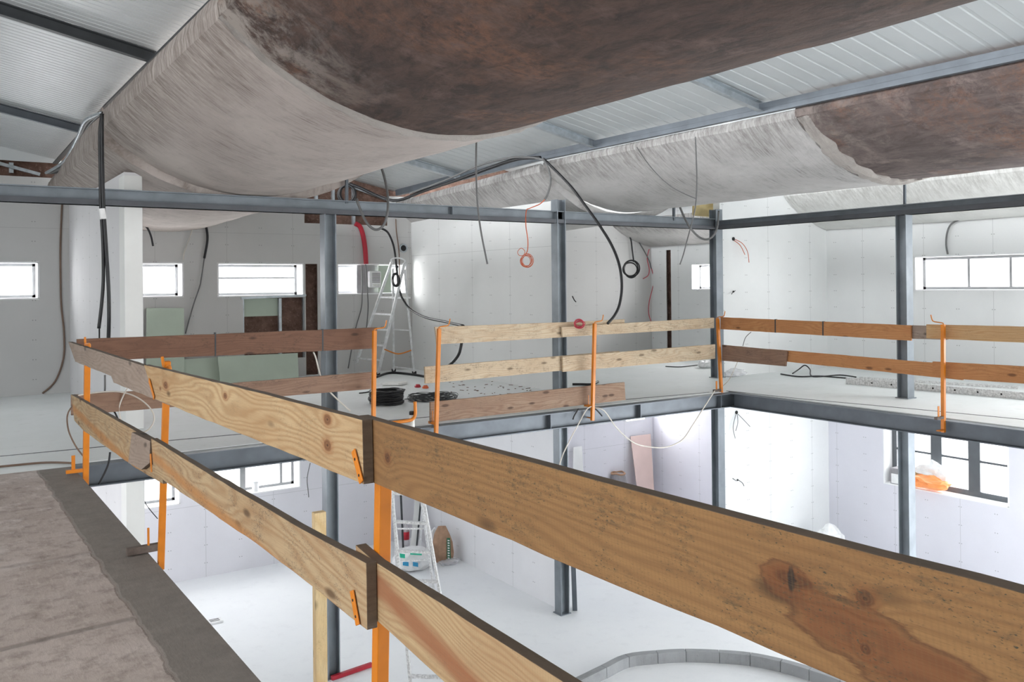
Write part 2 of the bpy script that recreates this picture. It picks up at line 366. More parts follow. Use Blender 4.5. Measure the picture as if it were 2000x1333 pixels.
# ------------------------------------------------------------------ mesh builder
class MB:
    def __init__(s): s.v = []; s.f = []; s.m = []; s.mi = 0
    def add(s, vs, fs):
        b = len(s.v); s.v += [tuple(x) for x in vs]; s.f += [tuple(b+i for i in f) for f in fs]; s.m += [s.mi]*len(fs)
    def box(s, a, b):
        x0, y0, z0 = a; x1, y1, z1 = b
        s.add([(x0,y0,z0),(x1,y0,z0),(x1,y1,z0),(x0,y1,z0),(x0,y0,z1),(x1,y0,z1),(x1,y1,z1),(x0,y1,z1)],
              [(0,3,2,1),(4,5,6,7),(0,1,5,4),(1,2,6,5),(2,3,7,6),(3,0,4,7)])
    def bar(s, p, q, w_, h_, up=Vector((0, 0, 1)), ext=0):
        p, q = Vector(p), Vector(q); d = (q-p).normalized(); p = p-d*ext; q = q+d*ext
        if abs(d.dot(up)) > .98: up = Vector((1, 0, 0)) if abs(d.x) < .9 else Vector((0, 1, 0))
        a = d.cross(up).normalized()*(w_/2); b = a.cross(d).normalized()*(h_/2)
        vs = [e+i*a+j*b for e in (p, q) for i, j in ((-1,-1),(1,-1),(1,1),(-1,1))]
        s.add(vs, [(0,1,2,3),(4,7,6,5),(0,4,5,1),(1,5,6,2),(2,6,7,3),(3,7,4,0)])
    def prism(s, poly, d):
        """poly: 3d points in a plane, extruded by vector d"""
        n = len(poly); d = Vector(d); a = [Vector(p) for p in poly]
        s.add(a+[p+d for p in a], [tuple(range(n-1, -1, -1)), tuple(range(n, 2*n))]+[(i, (i+1) % n, n+(i+1) % n, n+i) for i in range(n)])
    def tube(s, pts, r, n=8, smooth=True, cap=True, closed=False):
        P = [Vector(p) for p in pts]
        if smooth and len(P) > 2: P = spline(P, closed)
        m = len(P); rings = []; up = None
        for i in range(m):
            if closed: t = (P[(i+1) % m]-P[i-1]).normalized()
            else: t = (P[min(i+1, m-1)]-P[max(i-1, 0)]).normalized()
            if up is None: up = t.orthogonal().normalized()
            up = (up-t*up.dot(t)); up = up.normalized() if up.length > 1e-5 else t.orthogonal().normalized()
            bn = t.cross(up); rr = r[min(i, len(r)-1)] if isinstance(r, (list, tuple)) else r
            rings.append([P[i]+up*math.cos(2*math.pi*k/n)*rr+bn*math.sin(2*math.pi*k/n)*rr for k in range(n)])
        vs = [p for q in rings for p in q]; fs = []
        for i in range(m if closed else m-1):
            j = (i+1) % m
            for k in range(n): fs.append((i*n+k, i*n+(k+1) % n, j*n+(k+1) % n, j*n+k))
        if cap and not closed: fs += [tuple(range(n-1, -1, -1)), tuple(range((m-1)*n, m*n))]
        s.add(vs, fs)
    def lathe(s, c, prof, n=20, ax=None):
        """prof: (radius, height) from bottom to top about a vertical axis"""
        c = Vector(c); vs = []; fs = []
        for r, h in prof:
            vs += [c+Vector((r*math.cos(2*math.pi*k/n), r*math.sin(2*math.pi*k/n), h)) for k in range(n)]
        for i in range(len(prof)-1):
            for k in range(n): fs.append((i*n+k, i*n+(k+1) % n, (i+1)*n+(k+1) % n, (i+1)*n+k))
        fs += [tuple(range(n-1, -1, -1)), tuple(range((len(prof)-1)*n, len(prof)*n))]
        s.add(vs, fs)
    def build(s, name, mats, parent=None, smooth=False, bevel=0, local=True):
        if isinstance(mats, str): mats = [mats]
        me = bpy.data.meshes.new(name); me.from_pydata(s.v, [], s.f); me.update()
        for x in mats: me.materials.append(MAT[x])
        for p, i in zip(me.polygons, s.m): p.material_index = i; p.use_smooth = smooth
        bm = bmesh.new(); bm.from_mesh(me); bmesh.ops.recalc_face_normals(bm, faces=bm.faces); bm.to_mesh(me); bm.free()
        o = bpy.data.objects.new(name, me); C.objects.link(o)
        if parent is not None: o.parent = parent
        if bevel:
            b = o.modifiers.new('bevel', 'BEVEL'); b.width = bevel; b.segments = 2; b.limit_method = 'ANGLE'
        return o

def spline(P, closed=False, k=6):
    out = []; m = len(P)
    for i in range(m if closed else m-1):
        if closed: p0, p1, p2, p3 = P[i-1], P[i], P[(i+1) % m], P[(i+2) % m]
        else: p0, p1, p2, p3 = P[max(i-1, 0)], P[i], P[i+1], P[min(i+2, m-1)]
        for j in range(k):
            t = j/k
            out.append(.5*((2*p1)+(p2-p0)*t+(2*p0-5*p1+4*p2-p3)*t*t+(3*p1-p0-3*p2+p3)*t**3))
    if not closed: out.append(P[-1])
    return out

def tag(o, label=None, cat=None, group=None, kind=None):
    if label: o['label'] = label
    if cat: o['category'] = cat
    if group: o['group'] = group
    if kind: o['kind'] = kind
    return o
def empty(name, label, cat, loc=(0, 0, 0), group=None):
    o = bpy.data.objects.new(name, None); C.objects.link(o); o.location = loc; o.empty_display_size = .1
    bpy.context.view_layer.update() if False else None
    return tag(o, label, cat, group)
def struct(name, mb, mats, label=None, **k):
    return tag(mb.build(name, mats, **k), label, None, None, 'structure')
def rebase(mb, loc):
    L = Vector(loc); mb.v = [tuple(Vector(v)-L) for v in mb.v]; return mb
def part(mb, name, mats, root, **k):
    """part of a thing: mesh coordinates given in world space"""
    rebase(mb, root.location); return mb.build(name, mats, root, **k)
def solo(mb, name, mats, label, cat, group=None, loc=None, **k):
    if loc is not None: rebase(mb, loc)
    o = mb.build(name, mats, **k)
    if loc is not None: o.location = loc
    return tag(o, label, cat, group)

def wallgrid(mb, axis, c0, c1, u0, u1, z0, z1, holes=()):
    """a wall slab between c0 and c1 on the given axis with rectangular openings"""
    us = sorted({u0, u1, *[h[0] for h in holes], *[h[1] for h in holes]}); us = [u for u in us if u0 <= u <= u1]
    zs = sorted({z0, z1, *[h[2] for h in holes], *[h[3] for h in holes]}); zs = [z for z in zs if z0 <= z <= z1]
    def P(c, u, z): return (c, u, z) if axis == 0 else (u, c, z)
    def solid(i, j):
        if i < 0 or j < 0 or i >= len(us)-1 or j >= len(zs)-1: return False
        um = (us[i]+us[i+1])/2; zm = (zs[j]+zs[j+1])/2
        return not any(h[0] < um < h[1] and h[2] < zm < h[3] for h in holes)
    for i in range(len(us)-1):
        for j in range(len(zs)-1):
            if not solid(i, j): continue
            a, b, c, d = us[i], us[i+1], zs[j], zs[j+1]
            for k in (c0, c1): mb.add([P(k, a, c), P(k, b, c), P(k, b, d), P(k, a, d)], [(0, 1, 2, 3)])
            if not solid(i-1, j): mb.add([P(c0, a, c), P(c1, a, c), P(c1, a, d), P(c0, a, d)], [(0, 1, 2, 3)])
            if not solid(i+1, j): mb.add([P(c0, b, c), P(c1, b, c), P(c1, b, d), P(c0, b, d)], [(0, 1, 2, 3)])
            if not solid(i, j-1): mb.add([P(c0, a, c), P(c1, a, c), P(c1, b, c), P(c0, b, c)], [(0, 1, 2, 3)])
            if not solid(i, j+1): mb.add([P(c0, a, d), P(c1, a, d), P(c1, b, d), P(c0, b, d)], [(0, 1, 2, 3)])

# ------------------------------------------------------------------ floors
mb = MB(); mb.box((-7, -3.5, -.22), (X1, Y1, 0)); struct('floor', mb, 'slab_concrete')
mb = MB(); mb.box((-7, Y1, -.22), (X1, YB, 0)); mb.box((X1, Y1+.16, -.22), (X2+.16, YB, 0)); mb.box((X2+.16, -3.5, -.22), (XR, YB, 0))
struct('floor', mb, 'floor_upper')
mb = MB(); mb.box((-7, -3.5, ZL-.2), (XR+.4, YB+.4, ZL)); struct('floor', mb, 'floor_lower')
# dark joint in the screed behind the edge beams
mb = MB()
pts = [atZ(x, y) for x, y in ((-60, 897), (0, 892), (140, 879), (300, 864), (500, 846), (872, 812), (1222, 781), (1385, 767))]
for a, b in zip(pts, pts[1:]): mb.bar(a+Vector((0, 0, .001)), b+Vector((0, 0, .001)), .022, .006)
struct('trim_1', mb, 'steel_dark')
mb = MB()
pts = [atZ(x, y) for x, y in ((1419, 764), (1567, 780), (1800, 801), (2050, 825))]
for a, b in zip(pts, pts[1:]): mb.bar(a+Vector((0, 0, .001)), b+Vector((0, 0, .001)), .018, .006)
struct('trim_2', mb, 'steel_dark')

# ------------------------------------------------------------------ exterior walls
def X_(px, py, Y=YB): return atY(px, py, Y).x
def Y_(px, py, X=XR): return atX(px, py, X).y
def Zy(px, py, Y=YB): return atY(px, py, Y).z
def Zx(px, py, X=XR): return atX(px, py, X).z
WT, WBt = 2.079, 1.509
up_back = [(-1.2, X_(75, 550), WBt, WT), (2.35, X_(357, 550), WBt, WT), (X_(426, 550), X_(592, 550), WBt-.01, WT), (X_(660, 550), X_(793, 550), WBt, WT)]
ZS = -2.034
lo_back = [(2.3, X_(351, 980), ZS, -.75), (X_(415, 950), X_(586, 950), ZS, -.75), (X_(1160, 825), X_(1194, 825), Zy(1178, 828), -.75), (X_(1222, 822), X_(1260, 820), Zy(1240, 822), -.75)]
up_right = [(Y_(1395, 540)-1.5, Y_(1351, 540), WBt, WT), (5.4, Y_(1787, 530), WBt-.02, WT)]
lo_right = [(Y_(1970, 990), Y_(1727, 945), ZS, -.75)]
# cavities left open in the back lining
cav = [(X_(475, 620), X_(595, 620), .35, 1.46), (X_(596.5, 520), X_(620, 520), .02, WT), (X_(594, 360), X_(757, 400), Zy(690, 439), 3.6)]
mb = MB(); wallgrid(mb, 1, YB+.16, YB+.42, -7, XR+.4, -.2, 4.9, up_back); struct('wall_back', mb, 'rubble_stone')
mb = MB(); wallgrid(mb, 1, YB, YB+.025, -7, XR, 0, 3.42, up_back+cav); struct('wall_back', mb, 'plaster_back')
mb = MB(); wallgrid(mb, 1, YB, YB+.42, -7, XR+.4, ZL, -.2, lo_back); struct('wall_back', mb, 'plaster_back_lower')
slot = [(Y_(1311, 600), Y_(1301.5, 600), .02, 2.44)]
mb = MB(); wallgrid(mb, 0, XR+.14, XR+.36, 5.0, YB+.42, -.2, 4.4, up_right); struct('wall_right', mb, 'rubble_stone')
mb = MB(); wallgrid(mb, 0, XR, XR+.025, 5.0, YB, 0, 4.4, up_right+slot); struct('wall_right', mb, 'plaster_right')
mb = MB(); wallgrid(mb, 0, XR, XR+.36, 5.0, YB, ZL, -.2, lo_right); struct('wall_right', mb, 'plaster_right_lower')
# wall behind the camera
mb = MB(); mb.box((-7, -3.7, ZL), (XR+.4, -3.5, 5.0)); struct('wall_near', mb, 'board_white')
mb = MB(); mb.box((-7.2, -3.6, ZL), (-7, YB, -.1)); mb.box((-7.2, 7.0, -.1), (-7, YB, 5.2)); struct('wall_left', mb, 'board_white')
# inner walls
PW = .15
mb = MB(); wallgrid(mb, 0, XW, XW+PW, YC+.13, YB, 0, 2.95); struct('wall_centre', mb, 'plaster_side')
mb = MB(); wallgrid(mb, 0, XW, XW+PW, YC+.13, YB, ZL, -.2); struct('wall_centre', mb, 'plaster_side_lower')
mb = MB(); wallgrid(mb, 1, YC, YC+PW, XC+.1, XR, 0, 3.4); struct('wall_partition', mb, 'plaster_partition')
mb = MB(); wallgrid(mb, 1, YC, YC+PW, XC+.1, XR, ZL, -.2); struct('wall_partition', mb, 'plaster_partition')
yl = atX(245, 700, XL).y
mb = MB(); wallgrid(mb, 0, XL, XL+.2, yl, YB, 0, 3.02); wallgrid(mb, 0, XL, XL+.2, yl, YB, ZL, -.2)
struct('wall_left', mb, 'plaster_left')
mb = MB()
e0 = atX(245, 700, XL); e1 = atY(279, 700, yl)
mb.box((XL-.004, yl-.02, .0), (e1.x, yl+.30, 2.98)); mb.box((XL-.004, yl-.02, ZL), (e1.x, yl+.30, -.2)); struct('trim_3', mb, 'board_white')

# window reveals, frames and panes
wn = [0]
def window(axis, c, u0, u1, z0, z1, mull=(), trans=(), depth=.42, fw=.045, fmat='window_frame', boards=True):
    wn[0] += 1
    root = bpy.data.objects.new('window_%d' % wn[0], None); C.objects.link(root); tag(root, kind='structure')
    def P(cc, u, z): return (cc, u, z) if axis == 0 else (u, cc, z)
    def bx(mb, a, b, u, v, z, t):
        p, q = P(a, u, z), P(b, v, t); mb.box(tuple(min(i, j) for i, j in zip(p, q)), tuple(max(i, j) for i, j in zip(p, q)))
    if boards:
        mb = MB(); t = .012
        bx(mb, c-.004, c+depth, u0-t, u0+t, z0, z1); bx(mb, c-.004, c+depth, u1-t, u1+t, z0, z1)
        bx(mb, c-.004, c+depth, u0-t, u1+t, z0-t, z0+t); bx(mb, c-.004, c+depth, u0-t, u1+t, z1-t, z1+t)
        mb.build('reveal', 'reveal_white', root)
    fc = c+depth-.12
    mb = MB()
    a0, a1, b0, b1 = u0+.012, u1-.012, z0+.012, z1-.012
    bx(mb, fc, fc+.05, a0, a0+fw, b0, b1); bx(mb, fc, fc+.05, a1-fw, a1, b0, b1)
    bx(mb, fc, fc+.05, a0, a1, b0, b0+fw); bx(mb, fc, fc+.05, a0, a1, b1-fw, b1)
    for (u, w2) in mull: bx(mb, fc+.002, fc+.048, u-w2/2, u+w2/2, b0+fw, b1-fw)
    for (z, w2) in trans: bx(mb, fc+.004, fc+.046, a0+fw, a1-fw, z-w2/2, z+w2/2)
    mb.build('window_frame', fmat, root)
    mb = MB(); bx(mb, fc+.02, fc+.026, a0+fw, a1-fw, b0+fw, b1-fw); mb.build('pane', 'glass', root)
    return root
for k, h in enumerate(up_back):
    window(1, YB, *h, mull=(((h[0]+h[1])/2, .03),) if k == 0 else (), trans=((Zy(500, 543), .03),) if k == 2 else ())
for k, h in enumerate(lo_back):
    u = h
    window(1, YB, *h, mull=((X_(484, 930), .10), (X_(560, 930), .05)) if k == 1 else (), trans=(), fmat='window_frame')
for k, h in enumerate(up_right):
    window(0, XR, *h, mull=[(Y_(x, 530, XR+.24), .04) for x in (1892, 1974, 2080, 2220)] if k else (), depth=.36)
for k, h in enumerate(lo_right):
    window(0, XR, *h, mull=((Y_(1832, 900, XR+.3), .20), (Y_(1906, 900, XR+.3), .20), (Y_(1765, 900, XR+.3), .1)) if k == 0 else ((h[0]+1.2, .2),), trans=((Zx(1900, 899, XR+.3), .035),), depth=.36, fw=.09, fmat='window_frame_dark')

# ------------------------------------------------------------------ steel frame
def hcol(px, cx, cy, z0, z1, web_normal, label, name='steel_column', cat='column', b=.16, tf=.014, tw=.01, mat='steel_column'):
    mb = MB(); h = b/2
    if web_normal == 'x':   # flanges face +-Y
        mb.box((cx-h, cy-h, z0), (cx+h, cy-h+tf, z1)); mb.box((cx-h, cy+h-tf, z0), (cx+h, cy+h, z1)); mb.box((cx-tw/2, cy-h+tf, z0), (cx+tw/2, cy+h-tf, z1))
    else:
        mb.box((cx-h, cy-h, z0), (cx-h+tf, cy+h, z1)); mb.box((cx+h-tf, cy-h, z0), (cx+h, cy+h, z1)); mb.box((cx-h+tf, cy-tw/2, z0), (cx+h-tf, cy+tw/2, z1))
    t = empty(name, label, cat, (cx, cy, z0))
    part(mb, 'shaft', mat, t)
    mb = MB(); mb.box((cx-h-.02, cy-h-.02, z0), (cx+h+.02, cy+h+.02, z0+.012)); part(mb, 'base_plate', mat, t)
    return t
x650 = atY(634, 1000, YC).x+.08
x1105 = atY(1088, 1000, YC).x+.08
hcol(650, x650, YC, 0.0, ZB, 'y', 'grey steel column on the upper floor beside the step ladder, seen above the railing')
hcol(650, x650, YC, ZL, -.22, 'y', 'grey steel column on the lower floor directly behind the pine post')
hcol(1105, x1105, YC, 0.0, ZB+.36, 'y', 'grey steel column on the upper floor at the end of the centre wall')
hcol(1105, x1105, YC, ZL, -.22, 'y', 'grey steel column on the lower floor with loose profiles leaning on it')
hcol(1405, XC, YC, 0.0, ZB+.35, 'x', 'grey steel corner column on the upper floor where the two high beams meet')
hcol(1405, XC, YC, ZL, -.22, 'x', 'grey steel corner column on the lower floor beside the partition with dangling wires')
yc4 = atX(1773, 777, XC-.08).y+.08
hcol(1770, XC, yc4, 0.0, ZB, 'x', 'grey steel column on the upper floor in front of the long strip window')
hcol(1770, XC, yc4, ZL, -.22, 'x', 'grey steel column on the lower floor in front of the window with the orange bag')

def ibeam(p, q, b, h, tf, tw, name, label, mat='steel_primer', stiff=(), low=0):
    """I beam with its bottom at the z of p and q"""
    p, q = Vector(p), Vector(q); t = empty(name, label, 'beam', p)
    mb = MB(); up = Vector((0, 0, 1))
    mb.bar(p+up*tf/2, q+up*tf/2, b, tf); mb.bar(p+up*(h-tf/2), q+up*(h-tf/2), b, tf); mb.bar(p+up*h/2, q+up*h/2, tw, h-2*tf)
    part(mb, 'profile', mat, t)
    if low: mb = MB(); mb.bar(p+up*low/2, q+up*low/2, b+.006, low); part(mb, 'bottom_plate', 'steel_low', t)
    d = (q-p).normalized()
    for s in stiff:
        mb = MB(); c = p+d*s+up*h/2; mb.bar(c-up*(h/2-tf), c+up*(h/2-tf), b-.01, .01, up=d); part(mb, 'stiffener', mat, t)
    return t
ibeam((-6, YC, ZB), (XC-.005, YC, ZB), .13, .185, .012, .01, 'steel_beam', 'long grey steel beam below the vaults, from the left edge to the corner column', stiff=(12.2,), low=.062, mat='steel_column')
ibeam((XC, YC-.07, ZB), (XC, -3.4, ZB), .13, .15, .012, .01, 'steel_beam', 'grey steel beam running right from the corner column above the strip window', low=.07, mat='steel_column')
# edge beams of the opening
ibeam((X1+.0, Y1+.08, -.215), (X2+.16, Y1+.08, -.215), .16, .205, .012, .012, 'edge_beam', 'grey steel edge beam along the far side of the floor opening', stiff=(5.55, 7.1, 8.7))
ibeam((X2+.08, Y1, -.215), (X2+.08, -3.4, -.215), .16, .205, .012, .012, 'edge_beam', 'grey steel edge beam along the right side of the floor opening')
ibeam((X1-.08, Y1-.02, -.40), (X1-.08, -3.4, -.40), .14, .17, .012, .012, 'edge_beam', 'dark steel beam under the edge of the brown concrete slab', mat='steel_dark')

# ------------------------------------------------------------------ concrete vaults
def vault(xl, zl_, bottom, xc, y0, y1, mat, label, name='concrete_vault', thick=.13, fascia=.13, jit=.02, xr=None, seed=0, dz=0.0, f1=None):
    a = xc-xl; sag = zl_-bottom; R = (a*a+sag*sag)/(2*sag); cz = bottom+R
    th = math.asin(min(1, a/R)); th2 = th if xr is None else math.asin(min(1, (xr-xc)/R))
    nA = 40; nY = max(4, int((y1-y0)/.12)); mb = MB(); V = []
    prof = []
    for i in range(nA+1):
        t = -th+(th+th2)*i/nA; prof.append((xc+R*math.sin(t), cz-R*math.cos(t), math.sin(t), -math.cos(t)))
    for j in range(nY+1):
        row = []; q = j/nY; fa = fascia if f1 is None else fascia+(f1-fascia)*q
        for i, (x, z, nx, nz_) in enumerate(prof):
            y = y0+(y1-y0)*q
            if j in (0, nY): y += jit*noise.noise(Vector((x*5+seed, z*5, j)))*1.6
            d = .012*noise.noise(Vector((x*1.3+seed, y*1.3, z*1.3)))+.006*noise.noise(Vector((x*6, y*6, z*6)))
            row.append(Vector((x+nx*d, y, z+nz_*d+dz*q)))
        yy = row[0].y; e = row[0]; w1 = .010*noise.noise(Vector((yy*5, seed, 1))); w2 = .008*noise.noise(Vector((yy*7, seed, 4)))
        top = [Vector((e.x-.012+w1, yy, e.z+fa*.5)), Vector((e.x+.01+w2, yy, e.z+fa))]
        bot = [Vector((x-nx*thick, row[i].y, max(z+dz*q-nz_*thick, row[i].z+.03))) for i, (x, z, nx, nz_) in enumerate(prof) if i]
        V.append(list(reversed(top))+row+list(reversed(bot)))
    L = len(V[0]); vs = [p for r in V for p in r]; fs = []
    for j in range(nY):
        for i in range(L): k = (i+1) % L; fs.append((j*L+i, j*L+k, (j+1)*L+k, (j+1)*L+i))
    for j in (0, nY):
        o = j*L; low = [o+i for i in range(1, 3+nA)]; top_ = [o]+[o+L-1-i for i in range(nA)]
        for i in range(min(len(low), len(top_))-1): fs.append((low[i], low[i+1], top_[i+1], top_[i]))
    mb.add(vs, fs)
    return solo(mb, name, mat, label, 'ceiling vault', loc=(xc, y0, bottom), smooth=False)
YJ = 6.1
vault(1.72, 3.52, 2.85, 3.40, -3.4, YJ, 'vault_dark', 'dark brown stained concrete vault overhead, nearest the camera', seed=1, fascia=.18)
vault(1.72, 3.50, 2.82, 3.40, YJ, 10.72, 'vault_light', 'pale pinkish concrete vault between the dark overhead part and the long steel beam', seed=2, jit=.03, fascia=.20, dz=-.045)
vault(1.71, 3.30, 2.70, 3.42, 10.74, YB, 'vault_light', 'pale concrete vault behind the long beam, lower, ending at the back wall on the left', seed=3, fascia=.40, f1=.14, dz=-.09, thick=.2)
vault(7.84, 3.44, 2.84, 9.45, -3.4, YJ, 'vault_dark_grey', 'dark stained part of the middle concrete vault at the right', seed=4, fascia=.10)
vault(7.84, 3.42, 2.81, 9.45, YJ, 10.72, 'vault_grey', 'grey white part of the middle concrete vault between the dark part and the beam', seed=5, jit=.03, fascia=.10)
vault(7.80, 3.36, 2.66, 9.42, 10.73, YB-.01, 'vault_grey', 'low concrete vault of the middle bay above the far rooms', fascia=.13, f1=.10, seed=6, dz=-.15)
vault(13.35, 3.25, 2.62, 15.05, -3.4, YC-.01, 'vault_white', 'whitish concrete vault over the right wall above the strip window', xr=14.58, seed=7)
vault(13.4, 3.0, 2.50, 15.05, YC+.16, YB-.01, 'vault_grey', 'concrete vault over the far right room with the little window', xr=14.58, seed=8)
# rough mortar rib across the middle vault where pale and dark parts meet
for (xl, xc, zl_, bt, y, wd, n0, label) in ((7.84, 9.45, 3.43, 2.805, YJ-.09, .17, 3, 'rough crumbling mortar rib across the middle vault between pale and dark concrete'),
                                     (1.72, 3.40, 3.51, 2.825, YJ-.03, .05, 9, 'thin broken mortar line across the nearest vault between pale and dark concrete')):
    a = xc-xl; sag = zl_-bt; R = (a*a+sag*sag)/(2*sag); th = math.asin(a/R); mb = MB(); vs = []; fs = []; n = 70
    for i in range(n+1):
        t = -th+th*1.6*i/n; nx, nz_ = math.sin(t), -math.cos(t); q = Vector((xc+R*nx, 0, bt+R+R*nz_))
        for k, (dy, dr) in enumerate(((-.5, -.06), (-.5, -.015), (-.15, .012), (.3, .02), (.5, -.0), (.5, -.06))):
            j1 = noise.noise(Vector((t*14+n0, k*3.1, 0)))*.35; j2 = noise.noise(Vector((t*22, k*2.3, n0)))*.014
            vs.append(q+Vector((nx*(dr+j2), y+(dy+j1)*wd, nz_*(dr+j2))))
    for i in range(n):
        for k in range(6): fs.append((i*6+k, i*6+(k+1) % 6, (i+1)*6+(k+1) % 6, (i+1)*6+k))
    mb.add(vs, fs); solo(mb, 'mortar_rib', 'mortar', label, 'mortar joint', loc=(xc, y, bt))
# vault edge angle irons (gutter)
for (x, z0, h, y0, y1, label) in ((1.775, 3.705, .02, -3.4, 15.3, 'dark steel gutter angle on the left edge of the nearest vault'), (7.79, 3.525, .055, -3.4, YB-.1, 'grey steel gutter angle along the edge of the middle vault')):
    mb = MB(); D = -.10; q = [(y0, 0), (10.7, 0), (y1, D)]
    for (ya, da), (yb_, db) in zip(q, q[1:]):
        mb.bar((x, ya, z0+h/2+da), (x, yb_, z0+h/2+db), .07, h); 
        if x > 3: mb.bar((x-.035, ya, z0+h+.03+da), (x-.035, yb_, z0+h+.03+db), .008, .06)
    solo(mb, 'gutter_angle', 'steel_dark' if x < 3 else 'steel_primer', label, 'gutter', loc=(x, y0, z0))

# ------------------------------------------------------------------ roof sheets and purlins
TAN = math.tan(rad(11.2))
def droop(y): return -.018*max(0, y-9.0)
def roof(xe, ze, x0, y0=-3.6, y1=YB+.4, pitch=.20, rib=.018):
    mb = MB(); ys = []; y = y0
    while y < y1:
        ys += [(y, 0), (y+pitch*.72, 0), (y+pitch*.78, rib), (y+pitch*.94, rib)]; y += pitch
    ys.append((y, 0)); vs = []; fs = []
    for y, h in ys:
        for x in (x0, xe): vs.append((x, y, ze+(xe-x)*TAN+h+droop(y)))
    for i in range(len(ys)-1): fs.append((2*i, 2*i+1, 2*i+3, 2*i+2))
    mb.add(vs, fs)
    o = mb.build('ceiling', 'roof_sheet'); tag(o, kind='structure')
    s = o.modifiers.new('s', 'SOLIDIFY'); s.thickness = .004; return o
Z_L, Z_R = 3.84, 3.66
roof(1.84, Z_L, -7.2, pitch=.10, rib=.02); roof(7.84, Z_R, 1.90, pitch=.20, rib=.006); roof(13.5, Z_R, 7.9, rib=.006)
mb = MB(); mb.box((13.4, -3.6, Z_R+.02), (XR+.4, YB+.4, Z_R+.06)); struct('ceiling', mb, 'roof_sheet')
mb = MB(); wallgrid(mb, 1, YB+.02, YB+.03, -7, 1.9, 3.66, 5.4); struct('trim_4', mb, 'roof_sheet')
def purlin(xe, y, x0, ze, mat, label):
    z = ze+droop(y); t = empty('roof_purlin', label, 'roof purlin', (xe, y, z)); d = Vector((-1, 0, TAN)).normalized()
    n = Vector((TAN, 0, 1)).normalized(); p = Vector((xe, y, z-.115)); q = p+d*((xe-x0)/d.x*-1)
    mb = MB(); mb.bar(p, q, .07, .008, up=n); mb.bar(p+n*.1, q+n*.1, .06, .008, up=n); mb.bar(p+n*.05+Vector((0, .03, 0)), q+n*.05+Vector((0, .03, 0)), .008, .1, up=n)
    part(mb, 'z_profile', mat, t)
yA = [atX(x, y, 1.80).y for x, y in ((300, 120), (166, 246), (97, 322))]
for y, s in zip(yA, ('nearest of the three dark roof purlins at the upper left', 'middle one of the three dark roof purlins at the upper left', 'farthest of the three dark roof purlins at the upper left, by the back wall')):
    purlin(1.80, y, -7, Z_L, 'steel_dark' if y < 12.5 else 'steel_primer', s)
yB = [atX(x, y, 7.8).y for x, y in ((905, 345), (1165, 288), (1492, 214))]
for y, s in zip(yB, ('farthest galvanised roof purlin between the vaults, by the cable bundle', 'galvanised roof purlin between the vaults, middle of the three', 'nearest galvanised roof purlin between the vaults, just left of the dark vault part')):
    purlin(7.78, y, 2.2, Z_R, 'steel_galv', s)

# hanger rods from vault to beams
for (px, y0, y1, pl, label) in ((677, 330, 398, YC, 'thin grey hanger post standing on the long beam near the black cable coil'),
                            (1316, 408, 431, YC, 'short grey hanger rod on the long beam left of the corner column')):
    a, b = atY(px, y1, pl), atY(px, y0-30, pl); mb = MB(); mb.bar(a, b, .035, .035); solo(mb, 'hanger_rod', 'steel_primer', label, 'rod', loc=a)
a, b = atX(1767, 404, XC), atX(1767, 330, XC); mb = MB(); mb.bar(a, b, .03, .03)
solo(mb, 'hanger_rod', 'steel_primer', 'thin grey hanger rod above the right beam under the white vault', 'rod', loc=a)
# insulation panel near the corner
q = [atY(x, y, YC+.25) for x, y in ((1356, 385), (1401, 385), (1401, 425), (1356, 421))]
mb = MB(); mb.prism(q, (0, .05, 0)); solo(mb, 'insulation_panel', 'insulation', 'yellowish insulation panel on the beam left of the corner column', 'panel', loc=q[2])

# ------------------------------------------------------------------ studs in the open parts of the back lining
def stud(px, ya, yb, w_, label, Y=YB+.05):
    a, b = atY(px, yb, Y), atY(px, ya, Y); mb = MB(); mb.box((a.x-w_/2, Y-.02, a.z), (a.x+w_/2, Y+.05, b.z))
    return solo(mb, 'metal_stud', 'steel_galv', label, 'stud', loc=a)
stud(548, 583, 735, .05, 'galvanised wall stud left of the square of brown rubble stone below the wide window')
stud(595, 515, 735, .05, 'galvanised wall stud at the right side of the wide window')
stud(475, 583, 735, .04, 'galvanised wall stud left of the dark opening below the wide window')
stud(593, 340, 372, .05, 'short metal stud above the back lining, leftmost of the row by the black cable coil')
stud(618, 335, 395, .05, 'short metal stud above the back lining, second from left by the black cable coil')
stud(651, 345, 395, .05, 'short metal stud above the back lining, third from left by the black cable coil')
stud(691, 362, 440, .05, 'metal stud in the cavity above the red hose')
stud(22, 318, 338, .06, 'short metal stud under the roof at the far left')
a, b = atY(470, 583, YB+.02), atY(597, 577, YB+.02); mb = MB(); mb.bar(a, b, .06, .04); solo(mb, 'window_batten', 'steel_galv', 'galvanised batten under the wide window on the back wall', 'batten', loc=a)
a, b = atY(620, 341, YB-.01), atY(760, 391, YB-.01); mb = MB(); mb.bar(a, b, .05, .05); solo(mb, 'roof_track', 'steel_galv', 'sloping galvanised track following the roof above the black cable coil', 'track', loc=a)
a, b = atY(-40, 309, YB-.01), atY(78, 341, YB-.01); mb = MB(); mb.bar(a, b, .05, .05); solo(mb, 'roof_track', 'steel_galv', 'sloping galvanised track under the roof at the far left', 'track', loc=a)
mb = MB(); q = [atY(x, y, YB+.10) for x, y in ((477, 583), (546, 583), (546, 617), (477, 619))]; mb.prism(q, (0, .02, 0))
solo(mb, 'plasterboard_offcut', 'board_green', 'green plasterboard offcut set in the opening below the wide window', 'board', loc=q[3])

